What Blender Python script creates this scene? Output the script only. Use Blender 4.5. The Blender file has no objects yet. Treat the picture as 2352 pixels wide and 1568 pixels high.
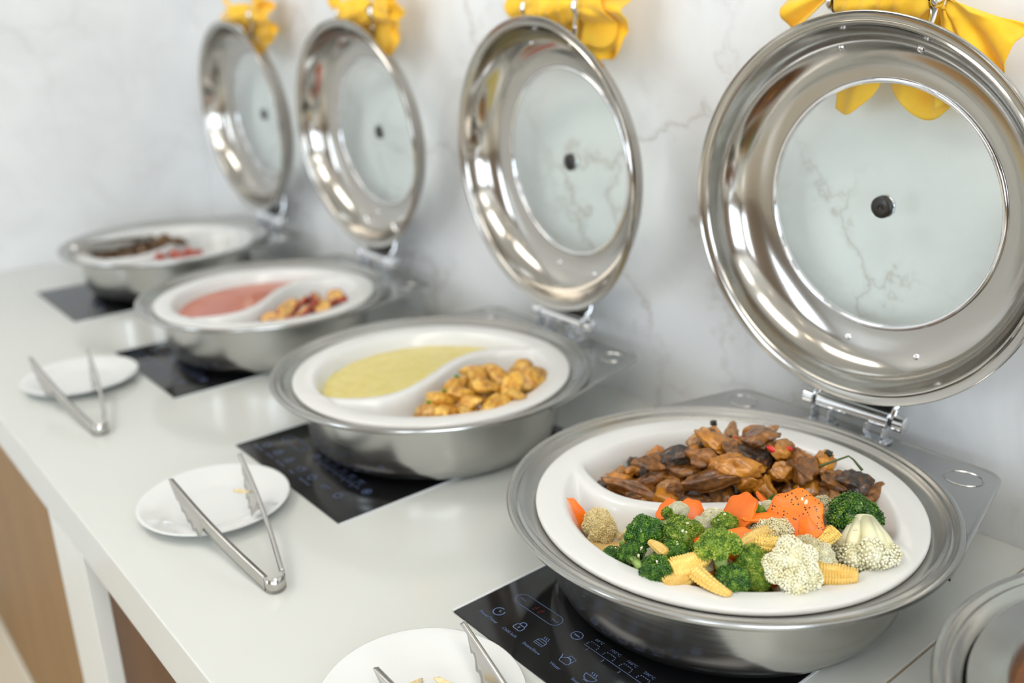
import bpy, bmesh, math, random
from mathutils import Vector, Matrix, Euler, noise
from math import pi, sin, cos

SC = bpy.context.scene
COL = SC.collection
H = 0.90                                   # height of the counter top above the floor

# ------------------------------------------------------------------ camera
cam = bpy.data.cameras.new('camera')
cam.sensor_fit = 'HORIZONTAL'; cam.sensor_width = 36.0
cam.lens = 36.0 * 2158.4 / 2352
cam.clip_start = 0.02
co = bpy.data.objects.new('camera', cam); COL.objects.link(co)
co.location = (0.8938, -0.4796, 0.5999 + H)
co.rotation_euler = (1.2318, 0.0226, 0.879)
cam.dof.use_dof = True
cam.dof.focus_distance = 0.93
cam.dof.aperture_fstop = 2.3
SC.camera = co

# ------------------------------------------------------------------ view, world
SC.view_settings.view_transform = 'Standard'
SC.view_settings.look = 'None'
SC.view_settings.gamma = 1.0
SC.view_settings.use_curve_mapping = False
SC.view_settings.exposure = -0.11
wd = bpy.data.worlds.new('world'); SC.world = wd; wd.use_nodes = True
wd.node_tree.nodes['Background'].inputs[0].default_value = (0.80, 0.88, 1.0, 1)
wd.node_tree.nodes['Background'].inputs[1].default_value = 1.0

WINDOW_LIGHT = 9.0
LAMP_LIGHT = 26.0
FILL_LIGHT = 8.5

# ------------------------------------------------------------------ materials
def mat(name, color=(.8,.8,.8), rough=.5, metal=0., **kw):
    m = bpy.data.materials.new(name); m.use_nodes = True
    b = m.node_tree.nodes['Principled BSDF']
    b.inputs['Base Color'].default_value = (*color, 1)
    b.inputs['Roughness'].default_value = rough
    b.inputs['Metallic'].default_value = metal
    for k, v in kw.items():
        b.inputs[k.replace('_', ' ')].default_value = v
    return m
def N(m, t, **kw):
    n = m.node_tree.nodes.new(t)
    for k, v in kw.items(): setattr(n, k, v)
    return n
def L(m, a, b): m.node_tree.links.new(a, b)
def bsdf(m): return m.node_tree.nodes['Principled BSDF']
def coords(m, scale=(1,1,1), kind='Object'):
    tc = N(m, 'ShaderNodeTexCoord'); mp = N(m, 'ShaderNodeMapping')
    mp.inputs['Scale'].default_value = scale
    L(m, tc.outputs[kind], mp.inputs['Vector']); return mp.outputs['Vector']
def noise_tex(m, vec, scale, detail=4, rough=.55, dist=0):
    n = N(m, 'ShaderNodeTexNoise'); n.inputs['Scale'].default_value = scale
    n.inputs['Detail'].default_value = detail; n.inputs['Roughness'].default_value = rough
    n.inputs['Distortion'].default_value = dist
    L(m, vec, n.inputs['Vector']); return n
def ramp(m, fac, stops):
    r = N(m, 'ShaderNodeValToRGB'); e = r.color_ramp.elements
    e[0].position, e[1].position = stops[0][0], stops[-1][0]
    for s in stops[1:-1]: e.new(s[0])
    for i, s in enumerate(stops): e[i].color = (*s[1], 1)
    L(m, fac, r.inputs['Fac']); return r.outputs['Color']
def mix(m, fac, a, b, mode='MIX'):
    x = N(m, 'ShaderNodeMix', data_type='RGBA', blend_type=mode)
    if isinstance(fac, float): x.inputs[0].default_value = fac
    else: L(m, fac, x.inputs[0])
    for s, v in ((6, a), (7, b)):
        if isinstance(v, tuple): x.inputs[s].default_value = (*v, 1)
        else: L(m, v, x.inputs[s])
    return x.outputs[2]
def bump(m, height, strength=.3, dist=.001):
    b = N(m, 'ShaderNodeBump'); b.inputs['Strength'].default_value = strength
    b.inputs['Distance'].default_value = dist
    L(m, height, b.inputs['Height']); L(m, b.outputs['Normal'], bsdf(m).inputs['Normal'])
def base(m, c): L(m, c, bsdf(m).inputs['Base Color'])

M = {}
def steel(name, col, rough, streak=(4, 4, 160), amt=.12):
    m = mat(name, col, rough, 1.0)
    v = coords(m, streak); n = noise_tex(m, v, 3, 3)
    mr = N(m, 'ShaderNodeMapRange'); mr.inputs['To Min'].default_value = rough - amt*.4
    mr.inputs['To Max'].default_value = rough + amt
    L(m, n.outputs['Fac'], mr.inputs['Value']); L(m, mr.outputs['Result'], bsdf(m).inputs['Roughness'])
    bump(m, n.outputs['Fac'], .06, .0004)
    return m
M['pan_steel'] = steel('pan_steel', (.51,.505,.485), .19)
M['lid_steel'] = steel('lid_steel', (.47,.45,.415), .115, (5,5,60), .06)
M['chrome'] = mat('chrome', (.80,.81,.83), .05, 1.0)
M['tong_steel'] = steel('tong_steel', (.55,.535,.51), .16, (90,4,4), .08)
M['dark_metal'] = mat('dark_metal', (.07,.068,.065), .32, 1.0)
M['dish_white'] = mat('dish_white', (.75,.755,.74), .16, 0, Coat_Weight=.3, Coat_Roughness=.05)
M['porcelain'] = mat('porcelain', (.74,.75,.74), .07, 0, Coat_Weight=.4, Coat_Roughness=.03)

# glossy white quartz worktop
m = M['quartz'] = mat('quartz', (.78,.785,.75), .10, 0, IOR=1.42)
v = coords(m); n = noise_tex(m, v, 2.2, 2)
base(m, ramp(m, n.outputs['Fac'], [(.3,(.625,.640,.605)), (.7,(.65,.66,.625))]))
# marble wall
def marble(name, k):
    m = mat(name, (.8,.8,.8), .22)
    v = coords(m, (1,1,1))
    warp = noise_tex(m, v, 2.6, 6, .62)
    vv = N(m, 'ShaderNodeVectorMath', operation='MULTIPLY_ADD')
    L(m, warp.outputs['Color'], vv.inputs[0]); vv.inputs[1].default_value = (.55,.55,.55); L(m, v, vv.inputs[2])
    vor = N(m, 'ShaderNodeTexVoronoi', feature='DISTANCE_TO_EDGE'); vor.inputs['Scale'].default_value = 3.4
    L(m, vv.outputs[0], vor.inputs['Vector'])
    vein = ramp(m, vor.outputs['Distance'], [(0,(1,1,1)), (.012,(.35,.35,.35)), (.05,(0,0,0))])
    patch = noise_tex(m, v, 3.1, 3)
    pm = ramp(m, patch.outputs['Fac'], [(.42,(0,0,0)), (.62,(.75*k,.75*k,.75*k))])
    vm = mix(m, 1.0, vein, pm, 'MULTIPLY')
    cl = noise_tex(m, v, 4.5, 8, .6, 1.6)
    c0 = ramp(m, cl.outputs['Fac'], [(.30,(.78-.08*k,.79-.08*k,.79-.08*k)), (.44,(.775,.79,.795)), (.6,(.81,.825,.83))])
    base(m, mix(m, vm, c0, (.46,.42,.37)))
    return m
M['marble'] = marble('marble', 1.0); M['marble_washed_out'] = marble('marble_washed_out', .3)  # second copy fades veins and clouds to imitate the overexposed left wall
# black hob glass
M['black_glass'] = mat('black_glass', (.006,.006,.007), .06, 0, IOR=1.5)
M['print_blue'] = mat('print_blue', (.13,.19,.36), .4)
M['led_red'] = mat('led_red', (.35,.01,.01), .4)
M['white_trim'] = mat('white_trim', (.75,.78,.80), .25)
# clear glass
m = bpy.data.materials.new('clear_glass'); m.use_nodes = True; M['glass'] = m
nt = m.node_tree; nt.nodes.remove(nt.nodes['Principled BSDF']); out = nt.nodes['Material Output']
tr = N(m,'ShaderNodeBsdfTransparent'); tr.inputs[0].default_value = (.955,.975,.965,1)
gl = N(m,'ShaderNodeBsdfGlossy'); gl.inputs['Roughness'].default_value = .02
lw = N(m,'ShaderNodeLayerWeight'); pw = N(m,'ShaderNodeMath', operation='POWER'); pw.inputs[1].default_value = 4.; L(m,lw.outputs['Facing'],pw.inputs[0])
fr = N(m,'ShaderNodeMapRange'); fr.inputs['To Min'].default_value = .025; fr.inputs['To Max'].default_value = .85; L(m,pw.outputs[0],fr.inputs['Value'])
ms = N(m,'ShaderNodeMixShader'); L(m,fr.outputs[0],ms.inputs[0]); L(m,tr.outputs[0],ms.inputs[1]); L(m,gl.outputs[0],ms.inputs[2]); L(m,ms.outputs[0],out.inputs['Surface'])
M['glass_edge'] = mat('glass_edge', (.55,.68,.65), .1, 0)
# wood panel
def wood(name, a, b, c):
    m = mat(name, a, .5, 0, Specular_IOR_Level=.2)
    v = coords(m, (9,9,.7)); n = noise_tex(m, v, 2.2, 6, .6, .5)
    n2 = noise_tex(m, coords(m,(120,120,3)), 2, 3)
    c1 = ramp(m, n.outputs['Fac'], [(.3,a),(.5,b),(.72,c)])
    base(m, mix(m, .25, c1, ramp(m, n2.outputs['Fac'], [(.35,a),(.65,c)])))
    return m
M['wood'] = wood('walnut_panel', (.085,.034,.009), (.115,.050,.013), (.15,.068,.020))
M['wood_light'] = wood('oak_panel', (.22,.122,.044), (.28,.158,.058), (.33,.19,.073))
M['cabinet_white'] = mat('cabinet_white', (.70,.71,.67), .3)
M['paint'] = mat('paint', (.82,.81,.78), .8)
M['paint_warm'] = mat('paint_warm', (.30,.23,.17), .8)
m = M['floor'] = mat('floor_tile', (.66,.58,.46), .25)
# towel
m = M['towel'] = mat('towel', (.95,.55,.03), .9, 0, Sheen_Weight=.25)
v = coords(m); n = noise_tex(m, v, 26, 4)
base(m, ramp(m, n.outputs['Fac'], [(.3,(.97,.50,.010)), (.7,(1.0,.64,.05))]))
w = noise_tex(m, coords(m,(1,1,1)), 900, 2); bump(m, w.outputs['Fac'], .35, .0006)
M['window_light'] = mat('window_light', (0,0,0), 1)
bsdf(M['window_light']).inputs['Emission Color'].default_value = (.80,.90,1.0,1)
bsdf(M['window_light']).inputs['Emission Strength'].default_value = WINDOW_LIGHT
M['lamp_light'] = mat('lamp_light', (0,0,0), 1)
bsdf(M['lamp_light']).inputs['Emission Color'].default_value = (1.0,.80,.58,1)
bsdf(M['lamp_light']).inputs['Emission Strength'].default_value = LAMP_LIGHT
M['fill_panel_light'] = mat('fill_panel_light', (0,0,0), 1)
bsdf(M['fill_panel_light']).inputs['Emission Color'].default_value = (1.0,.955,.89,1)
bsdf(M['fill_panel_light']).inputs['Emission Strength'].default_value = FILL_LIGHT
M['dark_frame'] = mat('dark_frame', (.05,.04,.035), .5)

# ---- food
def pepper(m, col, density=150, size=.17, amount=.43):
    v = coords(m)
    vo = N(m, 'ShaderNodeTexVoronoi'); vo.inputs['Scale'].default_value = 8.
    L(m, v, vo.inputs['Vector'])
    d = N(m, 'ShaderNodeMath', operation='LESS_THAN'); d.inputs[1].default_value = .26
    L(m, vo.outputs['Distance'], d.inputs[0])
    n = noise_tex(m, v, 2.2, 2)
    g = N(m, 'ShaderNodeMath', operation='GREATER_THAN'); g.inputs[1].default_value = amount
    L(m, n.outputs['Fac'], g.inputs[0])
    mu = N(m, 'ShaderNodeMath', operation='MULTIPLY'); L(m, d.outputs[0], mu.inputs[0]); L(m, g.outputs[0], mu.inputs[1])
    return mix(m, mu.outputs[0], col, (.03,.018,.012))
def foodmat(name, stops, rough, scale, bstr=.4, bscale=None, sss=0., coat=.0, pep=False, bd=.0012, unit=True):
    bscale = bscale or scale*4
    if unit: scale, bscale = scale*.045, bscale*.045
    m = mat(name, stops[0][1], rough, 0, Coat_Weight=coat, Coat_Roughness=.12)
    v = coords(m); n = noise_tex(m, v, scale, 6, .6, .6)
    oi = N(m, 'ShaderNodeObjectInfo')
    c = ramp(m, n.outputs['Fac'], stops)
    hs = N(m, 'ShaderNodeHueSaturation')
    mr = N(m, 'ShaderNodeMapRange'); mr.inputs['To Min'].default_value = .86; mr.inputs['To Max'].default_value = 1.16
    L(m, oi.outputs['Random'], mr.inputs['Value']); L(m, mr.outputs[0], hs.inputs['Value']); L(m, c, hs.inputs['Color'])
    c = hs.outputs['Color']
    if pep: c = pepper(m, c)
    base(m, c)
    n2 = noise_tex(m, v, bscale, 4); bump(m, n2.outputs['Fac'], bstr, bd)
    if sss:
        bsdf(m).inputs['Subsurface Weight'].default_value = sss
        bsdf(m).inputs['Subsurface Radius'].default_value = (.006,.004,.002)
        bsdf(m).inputs['Subsurface Scale'].default_value = 1.0
    return m
M['broc_dark'] = foodmat('broccoli_bud', [(.34,(.008,.040,.004)), (.47,(.030,.115,.008)), (.58,(.10,.24,.015)), (.70,(.28,.40,.04))], .45, 60, coat=.15)
M['broc_light'] = foodmat('broccoli_bud_pale', [(.33,(.03,.10,.008)), (.46,(.13,.26,.018)), (.58,(.34,.44,.04)), (.70,(.56,.58,.14))], .45, 60, coat=.15)
M['broc_stem'] = foodmat('broccoli_stem', [(.3,(.22,.40,.06)), (.7,(.50,.62,.24))], .3, 40, .2, sss=.2, coat=.3)
M['cauli'] = foodmat('cauliflower_bud', [(.3,(.70,.63,.36)), (.5,(.86,.82,.58)), (.7,(.92,.89,.70))], .4, 40, .3, 260, sss=.15, coat=.15)
M['cauli_pep'] = foodmat('cauliflower_peppered', [(.3,(.66,.56,.27)), (.5,(.84,.76,.46)), (.7,(.90,.85,.60))], .4, 40, .3, 260, sss=.15, coat=.15, pep=True)
M['cauli_old'] = foodmat('cauliflower_sauced', [(.3,(.70,.54,.22)), (.6,(.82,.70,.38))], .35, 50, .3, 240, coat=.3)
M['cauli_stem'] = foodmat('cauliflower_stem', [(.3,(.66,.62,.36)), (.7,(.84,.82,.60))], .3, 30, .15, sss=.2, coat=.3)
M['carrot'] = foodmat('carrot', [(.3,(.80,.135,.002)), (.7,(.88,.19,.004))], .4, 30, .15, 200, coat=.05)
M['carrot_pep'] = foodmat('carrot_peppered', [(.3,(.80,.135,.002)), (.7,(.88,.19,.004))], .4, 30, .15, 200, coat=.05, pep=True)
M['corn'] = foodmat('baby_corn', [(.3,(.72,.42,.07)), (.7,(.86,.62,.20))], .35, 30, .1, 200, sss=.1, coat=.25)
M['corn_pep'] = foodmat('baby_corn_peppered', [(.3,(.70,.42,.06)), (.7,(.84,.62,.18))], .35, 30, .1, 200, sss=.1, coat=.25, pep=True)
MEATM = [
 foodmat('meat_brown', [(.30,(.030,.012,.005)), (.44,(.15,.055,.010)), (.60,(.30,.115,.018)), (.76,(.46,.21,.05))], .3, 30, .7, 150, coat=.4, bd=.002),
 foodmat('meat_orange', [(.30,(.12,.038,.005)), (.43,(.40,.150,.012)), (.60,(.56,.225,.018)), (.78,(.68,.36,.08))], .25, 22, .5, 150, coat=.45, bd=.0015),
 foodmat('meat_black', [(.32,(.010,.009,.010)), (.50,(.035,.022,.015)), (.62,(.15,.055,.014)), (.80,(.34,.16,.045))], .35, 60, .7, 150, coat=.4, bd=.002),
 foodmat('meat_tan', [(.28,(.15,.055,.018)), (.48,(.38,.19,.07)), (.72,(.62,.38,.17))], .38, 60, .6, 150, coat=.3, bd=.002)]
M['chilli_red'] = mat('chilli_red', (.62,.015,.008), .2, 0, Coat_Weight=.5)
M['stalk_green'] = mat('stalk_green', (.06,.085,.02), .35)
M['herb_dark'] = mat('herb_dark', (.015,.018,.012), .5)
M['gravy'] = foodmat('gravy', [(.3,(.10,.030,.005)), (.7,(.20,.07,.012))], .12, 20, .2, 60, coat=.4, unit=False)
M['broth'] = foodmat('broth', [(.3,(.66,.42,.15)), (.7,(.76,.56,.26))], .1, 14, .1, 60, coat=.4, unit=False)
M['soup_yellow'] = foodmat('corn_soup', [(.3,(.80,.66,.17)), (.7,(.87,.76,.30))], .25, 70, .5, 160, coat=.15, unit=False)
M['soup_red'] = foodmat('tomato_sauce', [(.3,(.50,.075,.025)), (.55,(.60,.14,.06)), (.8,(.68,.26,.12))], .14, 12, .1, 60, coat=.3, unit=False)
M['potato'] = foodmat('roast_potato', [(.30,(.26,.085,.008)), (.45,(.55,.25,.025)), (.62,(.74,.45,.08)), (.78,(.84,.62,.20))], .35, 45, .4, 120, coat=.3)
M['onion'] = foodmat('onion', [(.3,(.62,.45,.20)), (.7,(.78,.66,.40))], .3, 40, .2, coat=.3)
M['herb_green'] = mat('herb_green', (.06,.22,.02), .4)
M['glazed_slice'] = foodmat('glazed_slice', [(.3,(.50,.20,.03)), (.7,(.82,.55,.17))], .3, 60, .3, coat=.4)
M['slice_red'] = foodmat('glazed_side', [(.3,(.26,.015,.008)), (.7,(.48,.05,.02))], .25, 60, .3, coat=.4)
M['red_relish'] = foodmat('red_relish', [(.3,(.36,.05,.03)), (.7,(.56,.13,.08))], .3, 60, .4, coat=.3)
M['dark_fry'] = foodmat('dark_fry', [(.3,(.035,.018,.008)), (.55,(.14,.07,.025)), (.8,(.36,.20,.08))], .4, 50, .5)
M['seam'] = mat('seam', (.42,.33,.22), .6)
M['bean_red'] = mat('bean', (.1,.03,.02), .4)

# ------------------------------------------------------------------ object helpers
def setp(o, label=None, cat=None, group=None, kind=None):
    if label: o['label'] = label
    if cat: o['category'] = cat
    if group: o['group'] = group
    if kind: o['kind'] = kind
    return o
def thing(name, label, cat, loc=(0,0,0), rot=(0,0,0), group=None):
    o = bpy.data.objects.new(name, None); COL.objects.link(o)
    o.empty_display_size = .05
    o.location = (loc[0], loc[1], loc[2] + H); o.rotation_euler = rot
    return setp(o, label, cat, group)
def link(name, me, parent=None, loc=(0,0,0), rot=(0,0,0)):
    o = bpy.data.objects.new(name, me); COL.objects.link(o)
    if parent: o.parent = parent; o.location = loc
    else: o.location = (loc[0], loc[1], loc[2] + H)
    o.rotation_euler = rot
    return o
def mesh(name, vs, fs, m, smooth=True, sharp=None):
    me = bpy.data.meshes.new(name); me.from_pydata([tuple(v) for v in vs], [], fs)
    me.update()
    if isinstance(m, (list, tuple)):
        for k in m: me.materials.append(k)
    else: me.materials.append(m)
    if smooth:
        me.shade_smooth()
        if sharp:
            bm = bmesh.new(); bm.from_mesh(me)
            for e in bm.edges:
                if len(e.link_faces) == 2 and e.calc_face_angle(0) > sharp: e.smooth = False
            bm.to_mesh(me); bm.free()
    return me
class G:
    """collects geometry for one mesh"""
    def __init__(s): s.v = []; s.f = []
    def add(s, vs, fs, mx=None):
        o = len(s.v)
        s.v += [tuple(mx @ Vector(v)) if mx else tuple(v) for v in vs]
        s.f += [tuple(i + o for i in f) for f in fs]; return s
    def lathe(s, prof, n=64, mx=None, closed=False):
        vs = []; fs = []
        for r, z in prof:
            for k in range(n):
                a = 2*pi*k/n; vs.append((r*cos(a), r*sin(a), z))
        R = len(prof)
        for i in range(R if closed else R-1):
            j = (i+1) % R
            for k in range(n):
                l = (k+1) % n
                fs.append((i*n+k, i*n+l, j*n+l, j*n+k))
        return s.add(vs, fs, mx)
    def box(s, c, d, mx=None, bev=0.):
        bm = bmesh.new(); bmesh.ops.create_cube(bm, size=1)
        for v in bm.verts: v.co = Vector((c[0]+v.co.x*d[0], c[1]+v.co.y*d[1], c[2]+v.co.z*d[2]))
        if bev: bmesh.ops.bevel(bm, geom=bm.edges[:], offset=bev, segments=2, affect='EDGES', profile=.5)
        bm.verts.ensure_lookup_table()
        s.add([v.co[:] for v in bm.verts], [[q.index for q in f.verts] for f in bm.faces], mx); bm.free(); return s
    def tube(s, pts, rads, n=10, caps=True, mx=None):
        pts = [Vector(p) for p in pts]
        if not hasattr(rads, '__len__'): rads = [rads]*len(pts)
        vs = []; fs = []; up = None
        for i, p in enumerate(pts):
            t = (pts[min(i+1, len(pts)-1)] - pts[max(i-1, 0)]).normalized()
            if up is None: up = t.orthogonal().normalized()
            up = (up - t*up.dot(t)).normalized(); w = t.cross(up)
            for k in range(n):
                a = 2*pi*k/n; vs.append(p + rads[i]*(cos(a)*up + sin(a)*w))
        for i in range(len(pts)-1):
            for k in range(n):
                l = (k+1) % n; fs.append((i*n+k, i*n+l, (i+1)*n+l, (i+1)*n+k))
        if caps:
            fs.append(tuple(range(n))[::-1]); fs.append(tuple((len(pts)-1)*n+k for k in range(n)))
        return s.add(vs, fs, mx)
    def grid(s, fn, nu, nv, mx=None):
        vs = [fn(i/(nu-1), j/(nv-1)) for j in range(nv) for i in range(nu)]
        fs = [(j*nu+i, j*nu+i+1, (j+1)*nu+i+1, (j+1)*nu+i) for j in range(nv-1) for i in range(nu-1)]
        return s.add(vs, fs, mx)
    def mesh(s, name, m, smooth=True, sharp=None): return mesh(name, s.v, s.f, m, smooth, sharp)
def ico(sub):
    bm = bmesh.new(); bmesh.ops.create_icosphere(bm, subdivisions=sub, radius=1)
    r = ([v.co.copy() for v in bm.verts], [[q.index for q in f.verts] for f in bm.faces]); bm.free(); return r
ICO = {k: ico(k) for k in (1,2,3,4)}
BUD = ([Vector(v) for v in ((1,0,0),(-1,0,0),(0,1,0),(0,-1,0),(0,0,1),(0,0,-1))],
       [(0,2,4),(2,1,4),(1,3,4),(3,0,4),(2,0,5),(1,2,5),(3,1,5),(0,3,5)])
def T(p, r=(0,0,0), s=1.):
    return Matrix.Translation(p) @ Euler(r).to_matrix().to_4x4() @ Matrix.Diagonal((*( (s,s,s) if not hasattr(s,'__len__') else s),1))
def aim(d, spin=0.):
    """rotation that turns +Z to d"""
    q = Vector(d).normalized().to_track_quat('Z', 'Y')
    return (q.to_matrix() @ Matrix.Rotation(spin, 3, 'Z')).to_euler()
def solid(me, th, off=-1):
    """give a sheet thickness by adding an offset copy and a rim"""
    bm = bmesh.new(); bm.from_mesh(me)
    bmesh.ops.recalc_face_normals(bm, faces=bm.faces[:])
    bmesh.ops.solidify(bm, geom=bm.faces[:], thickness=th)
    bm.to_mesh(me); bm.free(); me.shade_smooth(); return me

# ================================================================== the room
def struct(name, me, loc=(0,0,0)):
    return setp(link(name, me, None, loc), kind='structure')
WY = .567; LX = -1.73; RX = 4.2; FY = -4.4; CZ = 1.95
struct('floor', G().box(((LX+RX)/2, (WY+FY)/2, -H-.025), (RX-LX+.2, WY-FY+.2, .05)).mesh('floor', M['floor'], False))
struct('wall_back', G().box(((LX+RX)/2, WY+.05, (CZ-H)/2), (RX-LX+.4, .10, CZ+H)).mesh('wall_back', M['marble'], False))
struct('wall_left', G().box((LX-.05, (WY+FY)/2, (CZ-H)/2), (.10, WY-FY, CZ+H)).mesh('wall_left', M['marble_washed_out'], False))
RY0, RY1 = -3.6, -.9
g = G()
g.box((RX+.05, (WY+RY1)/2, (CZ-H)/2), (.10, WY-RY1, CZ+H)); g.box((RX+.05, (RY0+FY)/2, (CZ-H)/2), (.10, RY0-FY, CZ+H))
g.box((RX+.05, (RY0+RY1)/2, (-H-.2)/2), (.10, RY1-RY0, H-.2)); g.box((RX+.05, (RY0+RY1)/2, (1.6+CZ)/2), (.10, RY1-RY0, CZ-1.6))
struct('wall_right', g.mesh('wall_right', M['paint_warm'], False))
w = struct('window_4', G().box((RX+.09, (RY0+RY1)/2, .7), (.01, RY1-RY0, 1.8)).mesh('pane', M['window_light'], False))  # unseen glowing pane added on this side to brighten the left wall
g = G()
for y in (RY0+.025, (RY0+RY1)/2, RY1-.025): g.box((RX+.03, y, .7), (.06,.05,1.8), bev=.004)
for z in (-.175, .75, 1.575): g.box((RX+.03, (RY0+RY1)/2, z), (.058, RY1-RY0, .05), bev=.004)
link('window_frame', g.mesh('window_frame', M['dark_frame'], False), w, (0,0,0))
g = G()
WINS = [(-1.35,-.45), (2.65,3.95)]; wz0, wz1 = -.35, 1.45
xs = [LX] + [q for w in WINS for q in w] + [RX]
for i in range(0, len(xs), 2): g.box(((xs[i]+xs[i+1])/2, FY-.05, (CZ-H)/2), (xs[i+1]-xs[i], .10, CZ+H))
for a, b in WINS:
    g.box(((a+b)/2, FY-.05, (-H+wz0)/2), (b-a, .10, wz0+H)); g.box(((a+b)/2, FY-.05, (wz1+CZ)/2), (b-a, .10, CZ-wz1))
struct('wall_front', g.mesh('wall_front', M['paint_warm'], False))
for i, (a, b) in enumerate(WINS):
    w = struct('window_%d' % (i+1), G().box(((a+b)/2, FY-.09, (wz0+wz1)/2), (b-a, .01, wz1-wz0)).mesh('pane', M['window_light'], False))
    fr = G(); c = (a+b)/2
    for x in (a+.025, c, b-.025): fr.box((x, FY-.03, (wz0+wz1)/2), (.05,.06,wz1-wz0), bev=.004)
    for z in (wz0+.025, .45, wz1-.025): fr.box((c, FY-.03, z), (b-a,.058,.05), bev=.004)
    o = link('window_frame', fr.mesh('window_frame', M['dark_frame'], False), w, (0,0,0))
struct('ceiling', G().box(((LX+RX)/2, (WY+FY)/2, CZ+.05), (RX-LX+.2, WY-FY+.2, .10)).mesh('ceiling', M['paint'], False))
# recessed ceiling lamps: outside the picture, they light the buffet and show in the steel
lamp_ring = G().lathe([(.045,-.002),(.062,-.006),(.064,0),(.045,0)], 24, closed=True).mesh('lamp_ring', M['paint'])
lamp_disc = G().lathe([(.0005,-.001),(.045,-.001)], 24).mesh('lamp_disc', M['lamp_light'])
for i, (x, y) in enumerate([(x, y) for y in (-.9,-2.3,-3.6) for x in (-1.0,.2,1.4,2.6,3.7)]):
    t = thing('ceiling_lamp', 'small recessed warm ceiling lamp above the room', 'lamp', (x,y,CZ), group='recessed lamps in the ceiling')
    link('lamp_ring', lamp_ring, t); link('lamp_disc', lamp_disc, t)
for i, (x, y) in enumerate([(-.7,-.95),(1.05,-.50),(2.7,-.75)]):  # unseen fill panels, added to brighten the worktop from above
    t = thing('added_fill_panel', 'unseen flat fill light panel added under the ceiling', 'lamp', (x,y,CZ), group='unseen fill light panels added under the ceiling')
    link('diffuser', G().box((0,0,-.011),(1.1,.6,.006)).mesh('diffuser', M['fill_panel_light'], False), t)
    fr = G()
    for a,b,c,d in ((0,.31,1.16,.03),(0,-.31,1.16,.03),(.565,0,.03,.6),(-.565,0,.03,.6)): fr.box((a,b,-.008),(c,d,.016))
    link('panel_frame', fr.mesh('panel_frame', M['paint'], False), t)

# ================================================================== counter
CL, CR, CF = LX+.001, 2.3, -.2415
t = thing('worktop', 'glossy white stone worktop running along the marble wall under the chafing dishes', 'worktop', (0,0,0))
g = G(); g.box(((CL+.552)/2,(CF+WY)/2,-.035),(.552-CL,WY-CF-.001,.07), bev=.0015)
link('slab', g.mesh('slab', M['quartz'], False), t)
g = G(); g.box(((.5535+CR)/2,(CF+WY)/2,-.035),(CR-.5535,WY-CF-.001,.07), bev=.0015)
link('slab', g.mesh('slab', M['quartz'], False), t)
link('seam', G().box((.5527,(CF+WY)/2,-.0355),(.0011,WY-CF-.004,.070)).mesh('seam', M['seam'], False), t)
# cabinet below
t = thing('base_cabinet', 'white base cabinet with brown wood panels under the worktop', 'cabinet', (0,0,-H))
zt = H-.0701
fr = G()
PIL = [(-1.728,-1.60), (-.485,-.32), (.80,.96), (2.1,2.28)]
for a, b in PIL: fr.box(((a+b)/2, CF+.03, (zt+.05)/2),(b-a,.056,zt-.05), bev=.0015)
fr.box(((LX+CR)/2, CF+.30, (zt+.05)/2),(CR-LX-.01,.40,zt-.05))
link('frame', fr.mesh('frame', M['cabinet_white'], False), t)
for (a, b), wm, lb in zip([(-1.60,-.485),(-.32,.80),(.96,2.1)], ('wood_light','wood','wood'), ('lighter brown wood panel','darker brown wood panel',None)):
    o = link('wood_panel', G().box(((a+b)/2, CF+.04, (zt+.05)/2),(b-a-.002,.03,zt-.052), bev=.001).mesh('wood_panel', M[wm], False), t)
    if lb: o['label'] = lb
link('plinth', G().box(((LX+CR)/2,CF+.045,.025),(CR-LX-.01,.03,.05)).mesh('plinth', M['cabinet_white'], False), t)

# ================================================================== induction hobs
HW, HD = .303, .398
def ribbon(g, pts, w=.0008, closed=False, z=.0019):
    pts = [Vector((p[0], p[1])) for p in pts]; n = len(pts)
    vs = []
    for i, p in enumerate(pts):
        a = pts[(i-1) % n] if (closed or i > 0) else p; b = pts[(i+1) % n] if (closed or i < n-1) else p
        d = (b-a); d = d.normalized() if d.length > 0 else Vector((1,0)); q = Vector((-d.y, d.x))*w/2
        vs += [(p.x+q.x, p.y+q.y, z), (p.x-q.x, p.y-q.y, z)]
    fs = [(2*i, 2*i+1, (2*((i+1)%n))+1, 2*((i+1)%n)) for i in range(n if closed else n-1)]
    g.add(vs, fs)
def arc(cx, cy, r, a0=0, a1=360, n=24, ry=None):
    ry = ry or r
    return [(cx + r*cos(math.radians(a0+(a1-a0)*i/n)), cy + ry*sin(math.radians(a0+(a1-a0)*i/n))) for i in range(n+1)]
def text_geo(g, s, x, y, size, center=True, z=.0019):
    cu = bpy.data.curves.new('txt', 'FONT'); cu.body = s; cu.size = size; cu.resolution_u = 2
    cu.align_x = 'CENTER' if center else 'LEFT'; cu.align_y = 'CENTER'
    ob = bpy.data.objects.new('txt', cu); me = bpy.data.meshes.new_from_object(ob)
    g.add([(v.co.x + x, v.co.y + y, z) for v in me.vertices], [tuple(p.vertices) for p in me.polygons])
    bpy.data.objects.remove(ob); bpy.data.curves.remove(cu); bpy.data.meshes.remove(me)
ICONS = []
def flush(nm):
    global pr
    ICONS.append((nm, pr.mesh(nm, M['print_blue'], False))); pr = G()
pr = G(); IX = [.0324,.067,.1002,.1366,.1704,.205,.240]; IY = .0358
# clock
ribbon(pr, arc(IX[0],IY,.0063,80,400), .0011); ribbon(pr, [(IX[0],IY+.0035),(IX[0],IY),(IX[0]+.0028,IY+.001)], .0009)
flush('clock_icon')
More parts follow.
